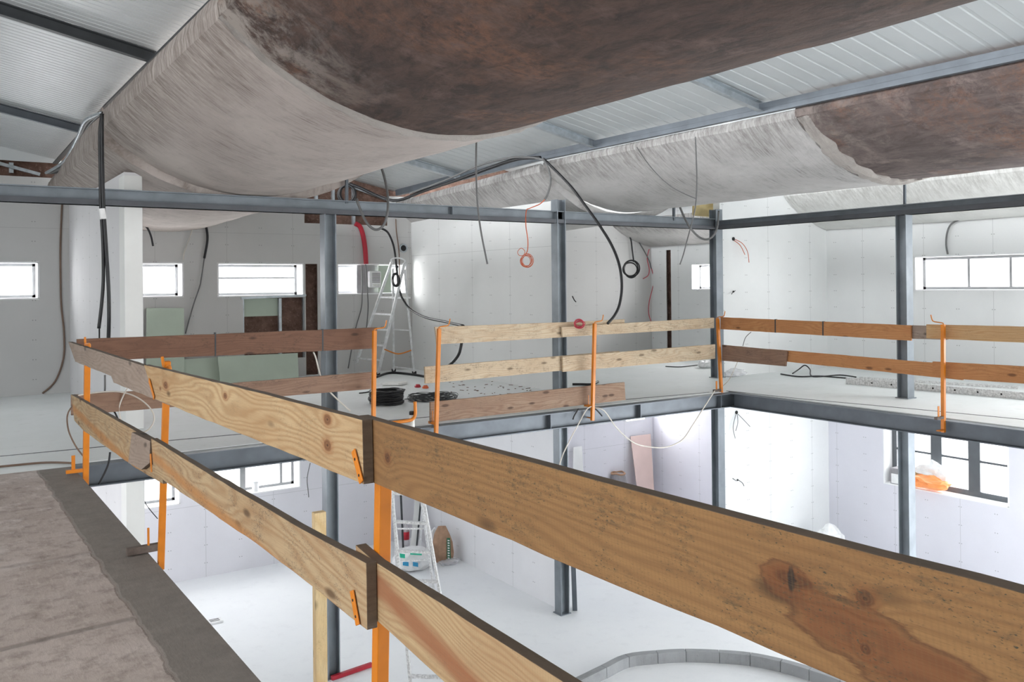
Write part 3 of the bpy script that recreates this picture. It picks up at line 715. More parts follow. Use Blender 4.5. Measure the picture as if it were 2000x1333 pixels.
# ------------------------------------------------------------------ planks
def plank(name, pts, mat, label, axis, c, th, cat='plank', group=None, bands=(), edge=False, jit=.0025):
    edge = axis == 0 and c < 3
    """pts: outline in the photograph met with the vertical plane axis = c ; th: thickness away from the camera"""
    f = (lambda p: atX(p[0], p[1], c)) if axis == 0 else (lambda p: atY(p[0], p[1], c))
    P = [f(p) for p in pts]
    if axis == 0: u = Vector((0, -1, 0)); n = Vector((1, 0, 0))
    else: u = Vector((1, 0, 0)); n = Vector((0, 1, 0))
    o0 = min(P, key=lambda p: p.dot(u)).copy(); zmin = min(p.z for p in P); i0 = min(range(len(P)), key=lambda i: P[i].dot(u)+P[i].z*.1)
    org = P[-1].copy()   # last point is bottom left
    # slope of the board along its length from the bottom edge
    br = max(P, key=lambda p: p.dot(u)-p.z*.3); ax = (br-org).normalized()
    zz = n.cross(ax)*-1 if (n.cross(ax)).z < 0 else n.cross(ax)
    Q = []
    m_ = len(P)
    for i in range(m_):
        a, b = P[i], P[(i+1) % m_]; L = (b-a).length; k = max(1, int(L/.12))
        for j in range(k):
            q = a.lerp(b, j/k)
            if j: q = q + zz*(noise.noise(Vector((q.dot(u)*7, i*9.1, c)))*jit*1.6)
            Q.append(q)
    loc = [(Vector(((q-org).dot(ax), 0, (q-org).dot(zz)))) for q in Q]
    mb = MB(); k = len(loc)
    mb.add([(p.x, 0, p.z) for p in loc]+[(p.x, th, p.z) for p in loc],
           [tuple(range(k)), tuple(range(2*k-1, k-1, -1))]+[(i, (i+1) % k, k+(i+1) % k, k+i) for i in range(k)])
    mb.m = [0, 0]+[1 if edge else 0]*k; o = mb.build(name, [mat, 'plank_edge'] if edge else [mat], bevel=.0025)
    M = Matrix((ax, n, zz)).transposed().to_4x4(); M.translation = org
    if M.determinant() < 0:
        pass
    root = o
    o.matrix_world = M
    tag(o, label, cat, group)
    for (t0, w_) in bands:
        hh = max(p.z for p in loc); bb = MB()
        bb.box((t0, -.002, min(0, 0)-.002), (t0+w_, th+.002, hh+.001))
        b = bb.build('strap', 'steel_dark'); b.parent = o
    return o
# near railing, on the brown slab edge.  XA: front row, XB_: row behind it
XA, XB_ = 1.115, 1.152
plank('guard_plank', [(133, 668), (283, 716), (283, 716.1), (320, 724), (330, 792), (222, 748), (217, 735), (147, 707)], 'plank_grey', 'grey weathered upper plank with a notched lower edge, far end of the near railing', 0, XB_, .035)
plank('guard_plank', [(281, 713), (500, 766), (707, 821), (710, 947), (500, 860), (300, 779)], 'pine_fresh', 'yellow pine upper guard plank with wavy grain, left of the nearest orange post', 0, XA, .035)
plank('guard_plank', [(700, 812), (727, 820), (1300, 975), (2120, 1193), (2120, 1530), (1650, 1333), (727, 943), (700, 932)], 'pine_brown', 'big brown upper guard plank with a dark split knot, largest plank of the near railing', 0, XB_, .035)
plank('guard_plank', [(139, 771), (200, 806), (310, 868), (318, 946), (265, 915), (163, 842), (145, 822)], 'pine_stained', 'lower guard plank far left end of the near railing, lower half stained orange', 0, XB_, .035)
plank('guard_offcut', [(257, 845), (293, 862), (292, 905), (276, 918), (250, 905)], 'plank_grey', 'short grey offcut nailed on the lower guard plank beside the second orange post', 0, XA+.005, .032)
plank('guard_plank', [(295, 857), (450, 952), (600, 1040), (715, 1101), (717, 1232), (600, 1139), (500, 1062), (300, 926)], 'pine_stained', 'lower guard plank with grey stains and an orange streak, between the two near orange posts', 0, XA, .035)
plank('guard_plank', [(694, 1065), (712, 1081), (732, 1098), (1100, 1333), (1500, 1588), (1500, 1960), (867, 1333), (734, 1212), (700, 1183)], 'pine_heart', 'lower guard plank with a long red heartwood band, nearest the camera at the bottom', 0, XB_, .037)
# sawn ends facing the camera: their shade is in the edge colour
# far railing left part
YP = Y1+.10
plank('guard_plank', [(150, 663), (440, 652), (737, 640), (733, 681), (500, 692), (262, 702), (150, 708)], 'plank_dark', 'dark red-brown upper guard plank with black straps, far left part of the railing', 1, YP, .03, bands=((1.28, .014), (2.44, .016)))
plank('guard_plank', [(139, 772), (272, 764), (500, 745), (727, 727), (727, 760), (560, 774), (350, 795), (235, 804), (139, 812)], 'plank_mid', 'brown lower guard plank of the far left railing, partly behind the near railing', 1, YP, .03)
plank('guard_plank', [(850, 639), (1120, 629), (1220, 624), (1220, 648), (1091, 660), (854, 673)], 'plank_pale', 'pale upper guard plank between the two middle orange posts of the far railing', 1, YP+.04, .03)
plank('guard_plank', [(1097, 639), (1395, 621), (1395, 641), (1099, 659)], 'plank_pale', 'pale knotty upper guard plank of the far railing ending at the corner post', 1, YP, .03)
plank('guard_plank', [(830, 717), (1092, 696), (1210, 686), (1210, 716), (1092, 725), (831, 750)], 'plank_pale', 'pale mid-height guard plank with two round knots on the far railing', 1, YP+.04, .03)
plank('guard_plank', [(1099, 697), (1397, 673), (1397, 701), (1100, 727)], 'plank_pale', 'pale mid-height guard plank of the far railing ending at the corner post', 1, YP, .03)
plank('toe_board', [(841, 786), (1220, 747), (1222, 782), (841, 826)], 'plank_toe', 'reddish brown toe board lying along the edge beam in the middle of the far railing', 1, Y1+.06, .03)
# right railing
XP = X2+.09
plank('guard_plank', [(1407, 620), (1779, 636), (1779, 666), (1407, 643.5)], 'plank_orange', 'orange-brown upper guard plank with two black straps, right railing next to the corner post', 0, XP, .03, bands=((1.03, .02), (1.83, .02)))
plank('guard_plank', [(1700, 633), (1850, 638), (1850, 664), (1700, 660)], 'plank_grey', 'short grey upper plank showing in the gap of the right railing', 0, XP+.04, .03)
plank('guard_plank', [(1809, 634), (2080, 640), (2080, 674), (1809, 661)], 'plank_honey', 'honey-coloured upper guard plank at the right end of the right railing', 0, XP, .03)
plank('guard_plank', [(1410, 674), (1537, 686), (1534, 716), (1410, 705)], 'plank_mid', 'short grey-brown lower guard plank beside the corner post', 0, XP, .03)
plank('guard_plank', [(1500, 682), (1880, 714), (1880, 743), (1500, 703)], 'plank_orange', 'reddish lower guard plank in the middle of the right railing', 0, XP+.04, .03)
plank('guard_plank', [(1821, 706.6), (2080, 720), (2080, 756), (1821, 737)], 'plank_orange', 'red-brown lower guard plank at the right end of the right railing', 0, XP, .03)

# ------------------------------------------------------------------ orange guard posts
def guard_post(px_top, px_bot, ytop, ybot, axis, c, label, w_=.042, hook=None, clamp=True, brackets=(), d_front=None):
    """square tube standing in the opening just outside the edge; axis/c: plane of its near face"""
    f = (lambda x, y: atX(x, y, c)) if axis == 0 else (lambda x, y: atY(x, y, c))
    a, b = f(px_bot, ybot), f(px_top, ytop)
    inw = Vector((1, 0, 0)) if axis == 0 else Vector((0, 1, 0))      # away from the camera
    t = empty('guard_post', label, 'post', a, 'orange railing posts')
    mb = MB(); mb.bar(a, b, w_, w_, up=inw); part(mb, 'tube', 'orange_paint', t, bevel=.003)
    s = Vector((0, 1, 0)) if axis == 0 else Vector((1, 0, 0))
    tow = -inw if axis == 0 else inw                                  # towards the slab
    # hooks that hold the boards: flat brackets with an upturned tongue
    for (z, dep, tall) in brackets:
        p = a.lerp(b, (z-a.z)/(b.z-a.z)); mb = MB()
        mb.bar(p, p+tow*dep, .03, .006); mb.bar(p+tow*dep, p+tow*dep+Vector((0, 0, tall)), .006 if axis else .03, .03 if axis else .006, up=s if axis == 0 else tow)
        part(mb, 'bracket', 'orange_paint', t)
    if hook:
        mb = MB(); p = b; pts = [p+Vector((0, 0, -.01)), p+Vector((0, 0, .012)), p+Vector((0, 0, .02))+hook*.03, p+Vector((0, 0, .03))+hook*.11, p+Vector((0, 0, .05))+hook*.135, p+Vector((0, 0, .11))+hook*.15]
        mb.tube(pts, .007); part(mb, 'hook', 'orange_paint', t)
    if clamp:
        z = .03; p = a.lerp(b, (z-a.z)/(b.z-a.z)); mb = MB(); mb.bar(p-tow*.0, p+tow*.16, .04, .03); part(mb, 'upper_jaw', 'orange_paint' if axis or clamp == 2 else 'rust_steel', t)
        mb = MB(); q = Vector((p.x, p.y, a.z+.03)); mb.bar(q, q+tow*.12, .04, .012); part(mb, 'lower_jaw', 'orange_paint', t)
        mb = MB(); r = p+tow*.10; mb.bar(r+Vector((0, 0, .01)), r+Vector((0, 0, .14)), .03, .008, up=s); part(mb, 'tongue', 'orange_paint', t)
    return t
Yv = Vector((0, 1, 0)); Xv = Vector((1, 0, 0))
XPo = 1.212
guard_post(750, 741, 835, 1420, 0, XPo, 'nearest orange railing post, standing where four planks meet', hook=None, clamp=False)
guard_post(326.5, 314, 706, 1112, 0, XPo, 'second orange railing post of the near railing, with a rusty clamp on the slab edge', w_=.036, hook=None, clamp=False)
guard_post(171, 167, 672, 952, 0, XPo+.02, 'orange railing post at the far left corner of the opening', w_=.048, hook=None, clamp=2)
guard_post(731.5, 729, 646, 850, 1, Y1-.03, 'orange railing post at the right end of the dark brown far plank', hook=Xv)
guard_post(857.5, 851, 642, 872, 1, Y1-.03, 'orange railing post left of the long toe board, beside the wire tangle', hook=Xv)
guard_post(1161.5, 1157, 632, 822, 1, Y1-.03, 'middle orange post of the far railing, with white cables tied at its foot', hook=Xv)
guard_post(1401.5, 1410, 622, 790, 0, X2-.01, 'orange railing post at the corner where the far and right railings meet', hook=-Yv)
guard_post(1842, 1842.5, 634, 845, 0, X2-.01, 'orange railing post at the far right, lit yellow on one side', hook=Yv)
# clamp of the second near post: rusty bar on the slab with a pin
t = empty('screw_clamp', 'rusty steel clamp bar on the slab edge at the foot of the second orange post', 'clamp', atZ(300, 1085, .02))
mb = MB(); a = atZ(247, 1079, .03); b = atZ(321, 1066, .03); mb.bar(a, b, .045, .045); part(mb, 'bar', 'rust_steel', t, bevel=.004)
mb = MB(); a = atZ(290, 1071, .035); mb.bar(a, a+Vector((0, 0, .125)), .014, .012); part(mb, 'pin', 'orange_paint', t, bevel=.002)
# flat tongues over the front of the near boards
def tongue(p0, p1, holes, label):
    a, b = atX(*p0, XA-.006), atX(*p1, XA-.006); t = empty('plank_bracket', label, 'bracket', b)
    mb = MB(); mb.bar(a, b, .005, .028, up=Yv); part(mb, 'flat_bar', 'orange_paint', t, bevel=.002)
    for h in holes:
        c = a.lerp(b, h)+Vector((-.0035, 0, 0)); mb = MB(); mb.tube([c, c+Vector((.002, 0, 0))], .0045, n=12, smooth=False); part(mb, 'bolt_hole', 'dark_hole', t)
tongue((690, 880), (706, 943), (.28, .78), 'flat orange bracket over the yellow pine upper plank beside the nearest post')
tongue((687, 1154), (699, 1222), (.28, .75), 'flat orange bracket over the lower plank beside the nearest post')
tongue((291, 742), (301, 778), (), 'small flat orange bracket on the end of the upper plank at the second post')
tongue((294, 887), (296, 923), (), 'small flat orange bracket on the lower plank end at the second post')
# upright hooks on the second and corner posts
for (x0, y0, x1, y1, dx, label) in ((317, 698, 320, 716, 12, 'orange hook rising above the yellow pine plank at the second post'), (166, 659, 167, 672, 8, 'orange hook at the top of the far left corner post')):
    a, b = atX(x0, y0, XPo-.01), atX(x1, y1, XPo-.01); c = atX(x1+dx, y1+1, XPo); mb = MB(); mb.tube([a, b, b+(c-b)*.5, c, c+Vector((0, 0, -.05))], .009)
    solo(mb, 'plank_hook', 'orange_paint', label, 'hook', loc=c)
# bent clamp handle on the far edge
t = empty('clamp_handle', 'bent orange clamp handle sticking up at the far edge beside the black cable coil', 'clamp', atY(760, 827, Y1))
mb = MB(); P = [atY(x, y, Y1-.02) for x, y in ((748, 828), (775, 825), (798, 822), (807, 818), (811, 810), (811, 795), (810.5, 785))]; mb.tube(P, .020, n=10); part(mb, 'handle', 'orange_paint', t, smooth=True)
a = atY(805, 834, Y1+.03); mb = MB(); mb.lathe(a+Vector((0, 0, -.06)), ((.03, 0), (.03, .20))); part(mb, 'threaded_rod', 'pvc_white', t, smooth=True)
mb = MB(); mb.lathe(a+Vector((0, 0, .14)), ((.034, 0), (.034, .03), (.03, .04))); part(mb, 'cap', 'black_cable', t, smooth=True)

# ------------------------------------------------------------------ pine post on the lower floor
a = atZ(630, 1420, ZL); top = EYE-(1003-CY)/F*a.dot(F_)
mb = MB(); z1 = O.z; d = 7.3
pa = atD(612, 1003, d); pb = atD(645, 1005, d)
mb.box((pa.x, pa.y-.02, ZL), (pa.x+.095, pa.y+.05, pa.z))
mb2 = MB(); mb2.v = [(v_[0], v_[1], v_[2]) for v_ in mb.v]; mb2.f = mb.f; mb2.m = mb.m
loc = Vector((pa.x, pa.y, ZL))
o = MB(); L = pa.z-ZL; o.box((0, -.05, -.07), (L, .05, 0))
o = o.build('timber_post', 'post_pine', bevel=.003)
M = Matrix(((0, 0, 1), (0, 1, 0), (1, 0, 0))).transposed().to_4x4(); M = Matrix(((0, 1, 0, 0), (0, 0, 1, 0), (1, 0, 0, 0), (0, 0, 0, 1)))
M = Matrix(((0, 1, 0, pa.x+.055), (0, 0, 1, pa.y+.05), (1, 0, 0, ZL), (0, 0, 0, 1))); o.matrix_world = M
tag(o, 'fresh yellow pine post standing on the lower floor in front of a steel column', 'post')

# ------------------------------------------------------------------ cables
def cable(pts, r, mat, label, cat='cable', name='cable', group=None, closed=False, n=8):
    P = [Vector(p) for p in pts]; mb = MB(); mb.tube(P, r, n=n, closed=closed)
    lo = min(P, key=lambda p: p.z); return solo(mb, name, mat, label, cat, group, loc=lo, smooth=True)
def pd(l): return [atD(x, y, d) for x, y, d in l]
def py_(l, Y): return [atY(x, y, Y) for x, y in l]
def px_(l, X): return [atX(x, y, X) for x, y in l]
def pz_(l, z=.006): return [atZ(x, y, z) for x, y in l]
d = 9.35
cable(pd([(200, 222, 9.3), (195, 260, d), (196, 330, d), (197, 400, d), (201, 470, d), (202, 540, d), (199, 590, d), (193, 642, d)]), .018, 'black_cable', 'thick black cable hanging from the vault edge, shorter one of the pair')
cable(pd([(199, 222, 9.3), (199, 260, d), (200, 330, d), (202, 400, d), (207, 480, d), (212, 560, d), (213, 620, d), (211, 690, 9.2)]), .020, 'black_cable', 'thick black cable hanging from the vault edge behind the left railing, longer of the pair')
cable(pd([(194, 641, d), (194, 670, 9.2), (193, 690, 9.2)]), .008, 'black_cable', 'thin black wire end hanging below the shorter thick cable')
cable(pd([(198.5, 408, d-.035), (200, 418, d-.035), (201.5, 428, d-.035)]), .034, 'plastic_white', 'white paper label wrapped around the pair of hanging cables', 'label', 'cable_label')
for k, (off, mt_, lab) in enumerate(((0, 'grey_cable', 'upper'), (5, 'black_cable', 'middle'), (-5, 'steel_galv', 'light grey lower'))):
    cable(pd([(95+off, 338, 13.2), (125+off, 325+off, 12.6), (142+off, 300+off/2, 12.0), (158+off, 265, 11.2), (172+off, 238+off/2, 10.5), (198, 221, 9.8)]), .022, mt_, lab+' cable of the bundle draped along the left vault edge')
cable(py_([(121, 400), (118, 480), (118.5, 560), (120, 600), (125, 650), (124, 700), (108, 745), (83, 769)], YB-.02), .014, 'brown_cable', 'thin brown cable hanging down the back wall at the far left')
cable(py_([(384, 434), (396, 431), (403, 445), (405, 470), (399, 505)], YB-.06), .022, 'black_cable', 'black cable bent over at the low edge of the left vault on the back wall')
cable(py_([(399, 505), (393, 545), (390, 560), (378, 595), (362, 652)], YB-.05), .011, 'grey_cable', 'thin grey cable running down the back wall left of the wide window')
cable(py_([(380, 433), (372, 460), (361, 490), (358, 508)], YB-.04), .008, 'white_cable', 'pale wire hanging beside the bent black cable on the back wall')
cable(py_([(279, 438), (288, 446), (295, 462), (299, 481)], YB-.5), .016, 'black_cable', 'short black cable end beside the white wall end')
cable(pd([(738, 312, 11.2), (749, 340, 11.2), (757, 380, 11.1), (757, 415, 11), (749, 440, 11), (735, 449, 11), (720, 440, 11), (708, 420, 11), (696, 388, 11)]), .017, 'grey_cable', 'grey cable hanging in a deep loop over the long beam')
cable(py_([(694, 437), (703, 443), (709, 460), (713, 485), (715, 516)], YB-.07), .048, 'red_hose', 'thick red hose coming out of the cavity onto the back wall', 'hose', 'hose')
cable(py_([(744, 446), (757, 454), (767, 475), (772, 500), (775, 530), (779, 560), (784, 580)], YB-.9), .020, 'black_cable', 'black cable curving down from the cavity over the step ladder')
cable(pd([(784, 580, 15), (800, 603, 14.8), (830, 620, 14), (870, 629, 12.6), (905, 637, 11.0)]), .018, 'black_cable', 'black cable running from the step ladder to the far railing')
cable(pd([(902, 668, 11.4), (897, 690, 11.4), (888, 704, 11.5), (877, 714, 11.6)]), .020, 'black_cable', 'black cable end bending down behind the far pale planks')
cable(py_([(773, 428), (774, 450), (778, 480), (780, 507), (780, 560)], YB-.06), .012, 'brown_cable', 'thin brown cable hanging down beside the top of the step ladder')
cable(py_([(706, 518), (707, 560), (706, 600), (694, 645), (680, 720)], YB-.04), .011, 'grey_cable', 'thin cable running down the back wall left of the white heater')
cable(py_([(714, 517), (717, 560), (719, 600), (716, 640)], YB-.04), .011, 'grey_cable', 'thin cable running down the back wall in front of the white heater')
cable(pd([(1062, 311, 12.8), (1090, 338, 12.7), (1118, 368, 12.5), (1142, 400, 12.3), (1170, 439, 12.1), (1195, 480, 12), (1210, 520, 11.9), (1214.5, 560, 11.8), (1210, 595, 11.7), (1200, 617, 11.6), (1187, 632, 11.45)]), .019, 'black_cable', 'long black cable arcing from the middle vault down to the far railing')
cable(pd([(931, 258, 8.2), (930, 320, 8.2), (932, 390, 8.2), (939, 450, 8.2), (952, 516, 8.2)]), .009, 'grey_cable', 'thin grey cable hanging straight from the nearest vault')
cable(pd([(1060, 309, 12.6), (1071, 330, 12.6), (1075, 355, 12.6), (1070, 378, 12.6), (1064, 390, 12.6)]), .016, 'grey_cable', 'grey cable loop at the edge of the middle vault ending in an orange wire')
cable(pd([(1064, 390, 12.6), (1054, 399, 12.6), (1035, 407, 12.6), (1028, 412, 12.6), (1027, 440, 12.5), (1031, 470, 12.5), (1030, 490, 12.5), (1025, 498, 12.5)]), .007, 'orange_wire', 'orange wire hanging in front of the centre wall above the orange coil')
def coil(cx, cy, rx, ry, dd, turns, r, mat, label, name='wire_coil', jit=2.0, extra=None):
    t = empty(name, label, 'coil', atD(cx, cy+ry, dd))
    rnd = random.Random(cx); mb = MB()
    for k in range(turns):
        a, b = rx+rnd.uniform(-jit, jit), ry+rnd.uniform(-jit, jit); ox, oy = rnd.uniform(-jit, jit), rnd.uniform(-jit, jit)
        P = [atD(cx+ox+a*math.cos(q*math.pi/6), cy+oy+b*math.sin(q*math.pi/6), dd+.02*k) for q in range(12)]
        mb.tube(P, r, n=6, closed=True)
    part(mb, 'loops', mat, t, smooth=True)
    if extra:
        mb = MB(); mb.tube(pd(extra), r, n=6, closed=True); part(mb, 'small_loop', mat, t, smooth=True)
    return t
coil(1028, 509, 10.5, 12, 12.5, 5, .0045, 'orange_wire', 'small coil of orange wire hanging in front of the centre wall', extra=[(1011, 492, 12.5), (1018, 485, 12.5), (1025, 491, 12.5), (1022, 499, 12.5), (1014, 499, 12.5)])
coil(1232, 526, 15.5, 15, 19.2, 3, .016, 'black_cable', 'coil of black cable hanging on the far wall right of the long arc')
cable(py_([(1215, 444), (1224, 452), (1232, 468), (1235, 490), (1238, 512)], YB-.08), .018, 'black_cable', 'black cable leading down to the coil on the far wall')
cable(py_([(1246, 470), (1258, 490), (1268, 510), (1272, 525)], YB-.06), .014, 'grey_cable', 'grey cable hanging in the far corner beside the red wires')
cable(py_([(1268, 487), (1264, 505), (1268, 525), (1266, 538), (1256, 545)], YB-.05), .009, 'red_wire', 'short red wire hanging in the far corner')
cable(py_([(1271, 520), (1277, 545), (1274, 565), (1268, 590), (1267, 612), (1272, 630), (1278, 652), (1276, 661)], YB-.05), .009, 'red_wire', 'long red wire hanging in the far corner down behind the railing')
cable(pd([(1328, 405, 14), (1338, 428, 14), (1350, 448, 14), (1365, 463, 14), (1380, 468, 14), (1393, 461, 14), (1401, 443, 14), (1404, 412, 14)]), .017, 'grey_cable', 'grey cable hanging in a loop over the beam at the corner column')
cable(pd([(1358, 268, 10.2), (1360, 310, 10.4), (1361, 360, 10.7), (1358, 405, 11), (1350, 440, 11), (1342, 470, 11), (1334, 500, 11), (1328, 517, 11)]), .008, 'grey_cable', 'very thin grey wire hanging from the middle vault past the corner')
cable(pd([(1244, 288, 10.6), (1262, 315, 10.8), (1285, 342, 11.1), (1310, 364, 11.3), (1335, 378, 11.4), (1358, 388, 11.4)]), .006, 'grey_cable', 'thin wire lying across the underside of the middle vault')
cable(px_([(1895, 425), (1875, 429), (1858, 438), (1850, 455), (1848, 478), (1851, 497)], XR-.05), .016, 'grey_cable', 'grey cable sticking out of the right wall above the strip window')
for (x, y, w, lab, z) in ((1432, 467, [((1436, 468), (1450, 476), (1460, 492), (1463, 513)), ((1434, 470), (1446, 480), (1455, 498))], 'green-rimmed cable outlet with two drooping wires high on the partition', 'orange_wire'),
                      (1432, 570, [((1431, 571), (1429, 575)), ((1433, 571), (1436, 568))], 'small outlet with cut wire ends low on the upper partition', 'black_cable'),
                      (1438, 806, [((1437, 810), (1432, 835), (1436, 857)), ((1440, 810), (1441, 826), (1437, 842)), ((1441, 809), (1452, 820), (1465, 834))], 'dark cable outlet with three splayed wires on the lower partition', 'grey_cable'),
                      (1440, 938, [((1438, 940), (1431, 935)), ((1442, 938), (1450, 944), (1453, 950))], 'small outlet with wire stubs near the floor level of the lower partition', 'black_cable')):
    p = atY(x, y, YC); t = empty('cable_outlet', lab, 'outlet', p)
    mb = MB(); mb.tube([p+Vector((0, -.012, 0)), p+Vector((0, .01, 0))], .032 if len(w[0]) > 2 else .018, n=14, smooth=False); part(mb, 'box', 'dark_hole', t)
    for q in w:
        P = [atY(a_, b_, YC-.02-.05*i) for i, (a_, b_) in enumerate(q)]; mb = MB(); mb.tube(P, .006, n=6); part(mb, 'wire', z, t, smooth=True)
p = atY(788, 485, YB-.01); mb = MB(); mb.tube([Vector((p.x+.075*math.cos(q*math.pi/8), p.y, p.z+.075*math.sin(q*math.pi/8))) for q in range(16)], .016, closed=True, n=8)
mb.mi = 1; mb.tube([p+Vector((0, .0, 0)), p+Vector((0, .012, 0))], .07, n=20, smooth=False)
solo(mb, 'pipe_sleeve', ['steel_galv', 'dark_hole'], 'round pipe sleeve in the back wall above the step ladder', 'pipe', loc=p)
cable(py_([(1160, 794), (1146, 800), (1128, 832), (1112, 862), (1098, 892), (1091, 915)], Y1-.03), .008, 'white_cable', 'thin white cable hanging left from the foot of the middle orange post')
cable(pd([(1162, 797, 11.3), (1180, 803, 11.3), (1206, 838, 11.5), (1236, 864, 11.7), (1265, 873, 11.9), (1300, 874, 12.1), (1332, 860, 12.3), (1352, 832, 12.5), (1375, 796, 12.7), (1396, 764, 12.9)]), .008, 'white_cable', 'thin white cable swagged below the far edge beam to the corner post')
cable(py_([(1130, 799), (1122, 812), (1119, 820)], Y1-.02), .010, 'black_cable', 'short black cable across the far edge beam left of the middle post')
cable(py_([(1163, 799), (1170, 806), (1176, 813)], Y1-.02), .010, 'black_cable', 'short black cable across the far edge beam right of the middle post')
cable(pz_([(-30, 915), (30, 909), (90, 904), (145, 905)], .012), .010, 'brown_cable', 'thin brown cable lying on the floor at the far end of the brown slab')
cable(pd([(163, 892, 8), (148, 872, 8), (135, 845, 8), (131, 820, 8.1), (134, 805, 8.1), (141, 794, 8.2)]), .007, 'brown_cable', 'thin pale cable looping left of the far left corner post')
cable(pd([(250, 757, 8.5), (240, 775, 8.5), (233, 795, 8.5), (234, 812, 8.5), (238, 826, 8.5)]), .007, 'white_cable', 'pale cable bending down behind the far left lower plank')
cable(pd([(140, 775, 8.3), (190, 767, 8.3), (235, 766, 8.3), (270, 778, 8.3), (295, 800, 8.3), (301, 820, 8.3), (292, 838, 8.3), (278, 846, 8.3)]), .007, 'white_cable', 'pale cable making a wide loop across the left railing')
cable(pd([(205, 733, 8.6), (205, 760, 8.6), (203, 780, 8.6), (196, 797, 8.6)]), .009, 'grey_cable', 'grey cable end hanging behind the far left railing')
cable(pd([(196, 797, 8.6), (210, 794, 8.6), (222, 803, 8.6), (230, 818, 8.6)]), .009, 'black_cable', 'black cable loop behind the left lower planks')
cable(pd([(215, 884, 7.6), (212, 905, 7.6), (204, 925, 7.6), (193, 946, 7.6)]), .009, 'black_cable', 'thin black cable end dangling into the opening at the left')
cable(pd([(640, 343, 15.5), (700, 366, 15.5), (768, 392, 15.3), (830, 372, 14.8), (900, 349, 14.0), (960, 327, 13.6), (1010, 311, 13.2), (1055, 308, 12.8)]), .028, 'black_cable', 'bundle of black cables lying along the edge of the middle vault', name='cable_bundle')
cable(pd([(800, 378, 15.0), (870, 352, 14.3), (940, 322, 13.6), (1000, 308, 13.2), (1040, 308, 12.9), (1062, 313, 12.7)]), .016, 'grey_cable', 'thin grey cable above the bundle on the edge of the middle vault')
cable(py_([(612, 688), (617, 700), (624, 728), (634, 752), (650, 772), (684, 803)], Y1+.16), .009, 'white_cable', 'white cable hanging from the dark upper plank to the floor edge')
cable(pd([(606, 905, 15.2), (600, 935, 15.2), (602, 960, 15.2), (603, 972, 15.2)]), .008, 'grey_cable', 'thin wire dangling below the floor left of the steel column')
cable(pd([(272, 952, 14), (276, 985, 14), (273, 1018, 14)]), .012, 'black_cable', 'dark cable hanging beside the lower left window')
cable(pd([(274, 955, 14), (285, 985, 14), (308, 1014, 14)]), .007, 'black_cable', 'thin dark wire slanting across the lower left window')
cable(px_([(1118, 579), (1122, 587), (1125, 590)], x1105+1.6), .010, 'black_cable', 'short dark wire stub on the wall right of the middle steel column')
cable(px_([(1467, 649), (1456, 660), (1451, 676)], XP+.1), .005, 'grey_cable', 'thin wire below the orange-brown upper plank of the right railing')
cable(px_([(1441, 706), (1434, 722), (1424, 742), (1410, 756), (1400, 763)], X2+.1), .006, 'white_cable', 'thin wire falling from the lower plank to the corner post foot')
coil(1132, 634, 9, 7, 11.55, 5, .006, 'red_wire', 'small bundle of red wire hooked over the far railing left of the middle post')
coil(773, 547, 7, 11, 15.3, 4, .010, 'black_cable', 'small coil of black cable hanging on the step ladder below its top')
# black coil in the cavity above the beam
coil(678, 380, 16, 17, 15.2, 6, .020, 'black_cable', 'coil of black cable stored in the cavity above the long beam', jit=1.5)

# floor coils
rnd = random.Random(3)
c0 = atZ(756, 790, 0); t = empty('cable_coil', 'thick coil of black cable lying on the upper floor behind the far railing', 'coil', c0)
for k in range(9):
    mb = MB(); z = .022+k*.021
    for rr in (.24, .21, .18):
        r0 = rr+rnd.uniform(-.012, .012); cx, cy = rnd.uniform(-.012, .012), rnd.uniform(-.012, .012)
        mb.tube([c0+Vector((cx+(r0+rnd.uniform(-.008, .008))*math.cos(q*math.pi/8), .02+cy+(r0+rnd.uniform(-.008, .008))*math.sin(q*math.pi/8), z+rnd.uniform(-.006, .006))) for q in range(16)], .011, n=6, closed=True)
    part(mb, 'cable_layer', 'black_cable', t, smooth=True)
c0 = atZ(842, 781, 0); t = empty('wire_tangle', 'flat tangle of thin grey wire on the upper floor beside the black coil', 'coil', c0)
mb = MB()
for k in range(22):
    r0 = rnd.uniform(.20, .34); cx, cy = rnd.uniform(-.05, .05), rnd.uniform(-.04, .05); zz = rnd.uniform(.008, .07); ph = rnd.uniform(0, 6)
    mb.tube([c0+Vector((cx+r0*1.1*math.cos(q*math.pi/6)+rnd.uniform(-.02, .02), cy+r0*math.sin(q*math.pi/6)+rnd.uniform(-.02, .02), zz+.02*math.sin(q+ph))) for q in range(12)], .0045, n=5, closed=True)
part(mb, 'wire_loops', 'steel_dark', t, smooth=True)
# things on the floor
p = atZ(738, 766, 0); t = empty('socket_box', 'small white socket box with red and black wires behind the black coil', 'box', p)
mb = MB(); mb.box((p.x-.06, p.y-.03, .0), (p.x+.07, p.y+.04, .13)); part(mb, 'box', 'plastic_white', t, bevel=.008)
mb = MB(); mb.tube([p+Vector((.06, -.03, .03)), p+Vector((.14, -.02, .035)), p+Vector((.2, -.03, .02))], .01); part(mb, 'red_wire', 'red_wire', t)
mb = MB(); mb.tube([p+Vector((-.34, -.06, .012)), p+Vector((-.2, -.04, .014)), p+Vector((-.1, -.03, .03))], .01); part(mb, 'black_wire', 'black_cable', t)
p = atZ(772, 752, 0); mb = MB()
o_ = [Vector((p.x+.22*math.cos(a_)*(1+.15*math.sin(5*a_)), p.y+.16*math.sin(a_)*(1+.2*math.cos(4*a_)), .01)) for a_ in [i*math.pi/9 for i in range(18)]]
mb.prism(o_, (0, 0, .035)); solo(mb, 'plaster_scrap', 'board_white', 'flat white plaster scrap on the floor in front of the step ladder', 'debris', loc=p)
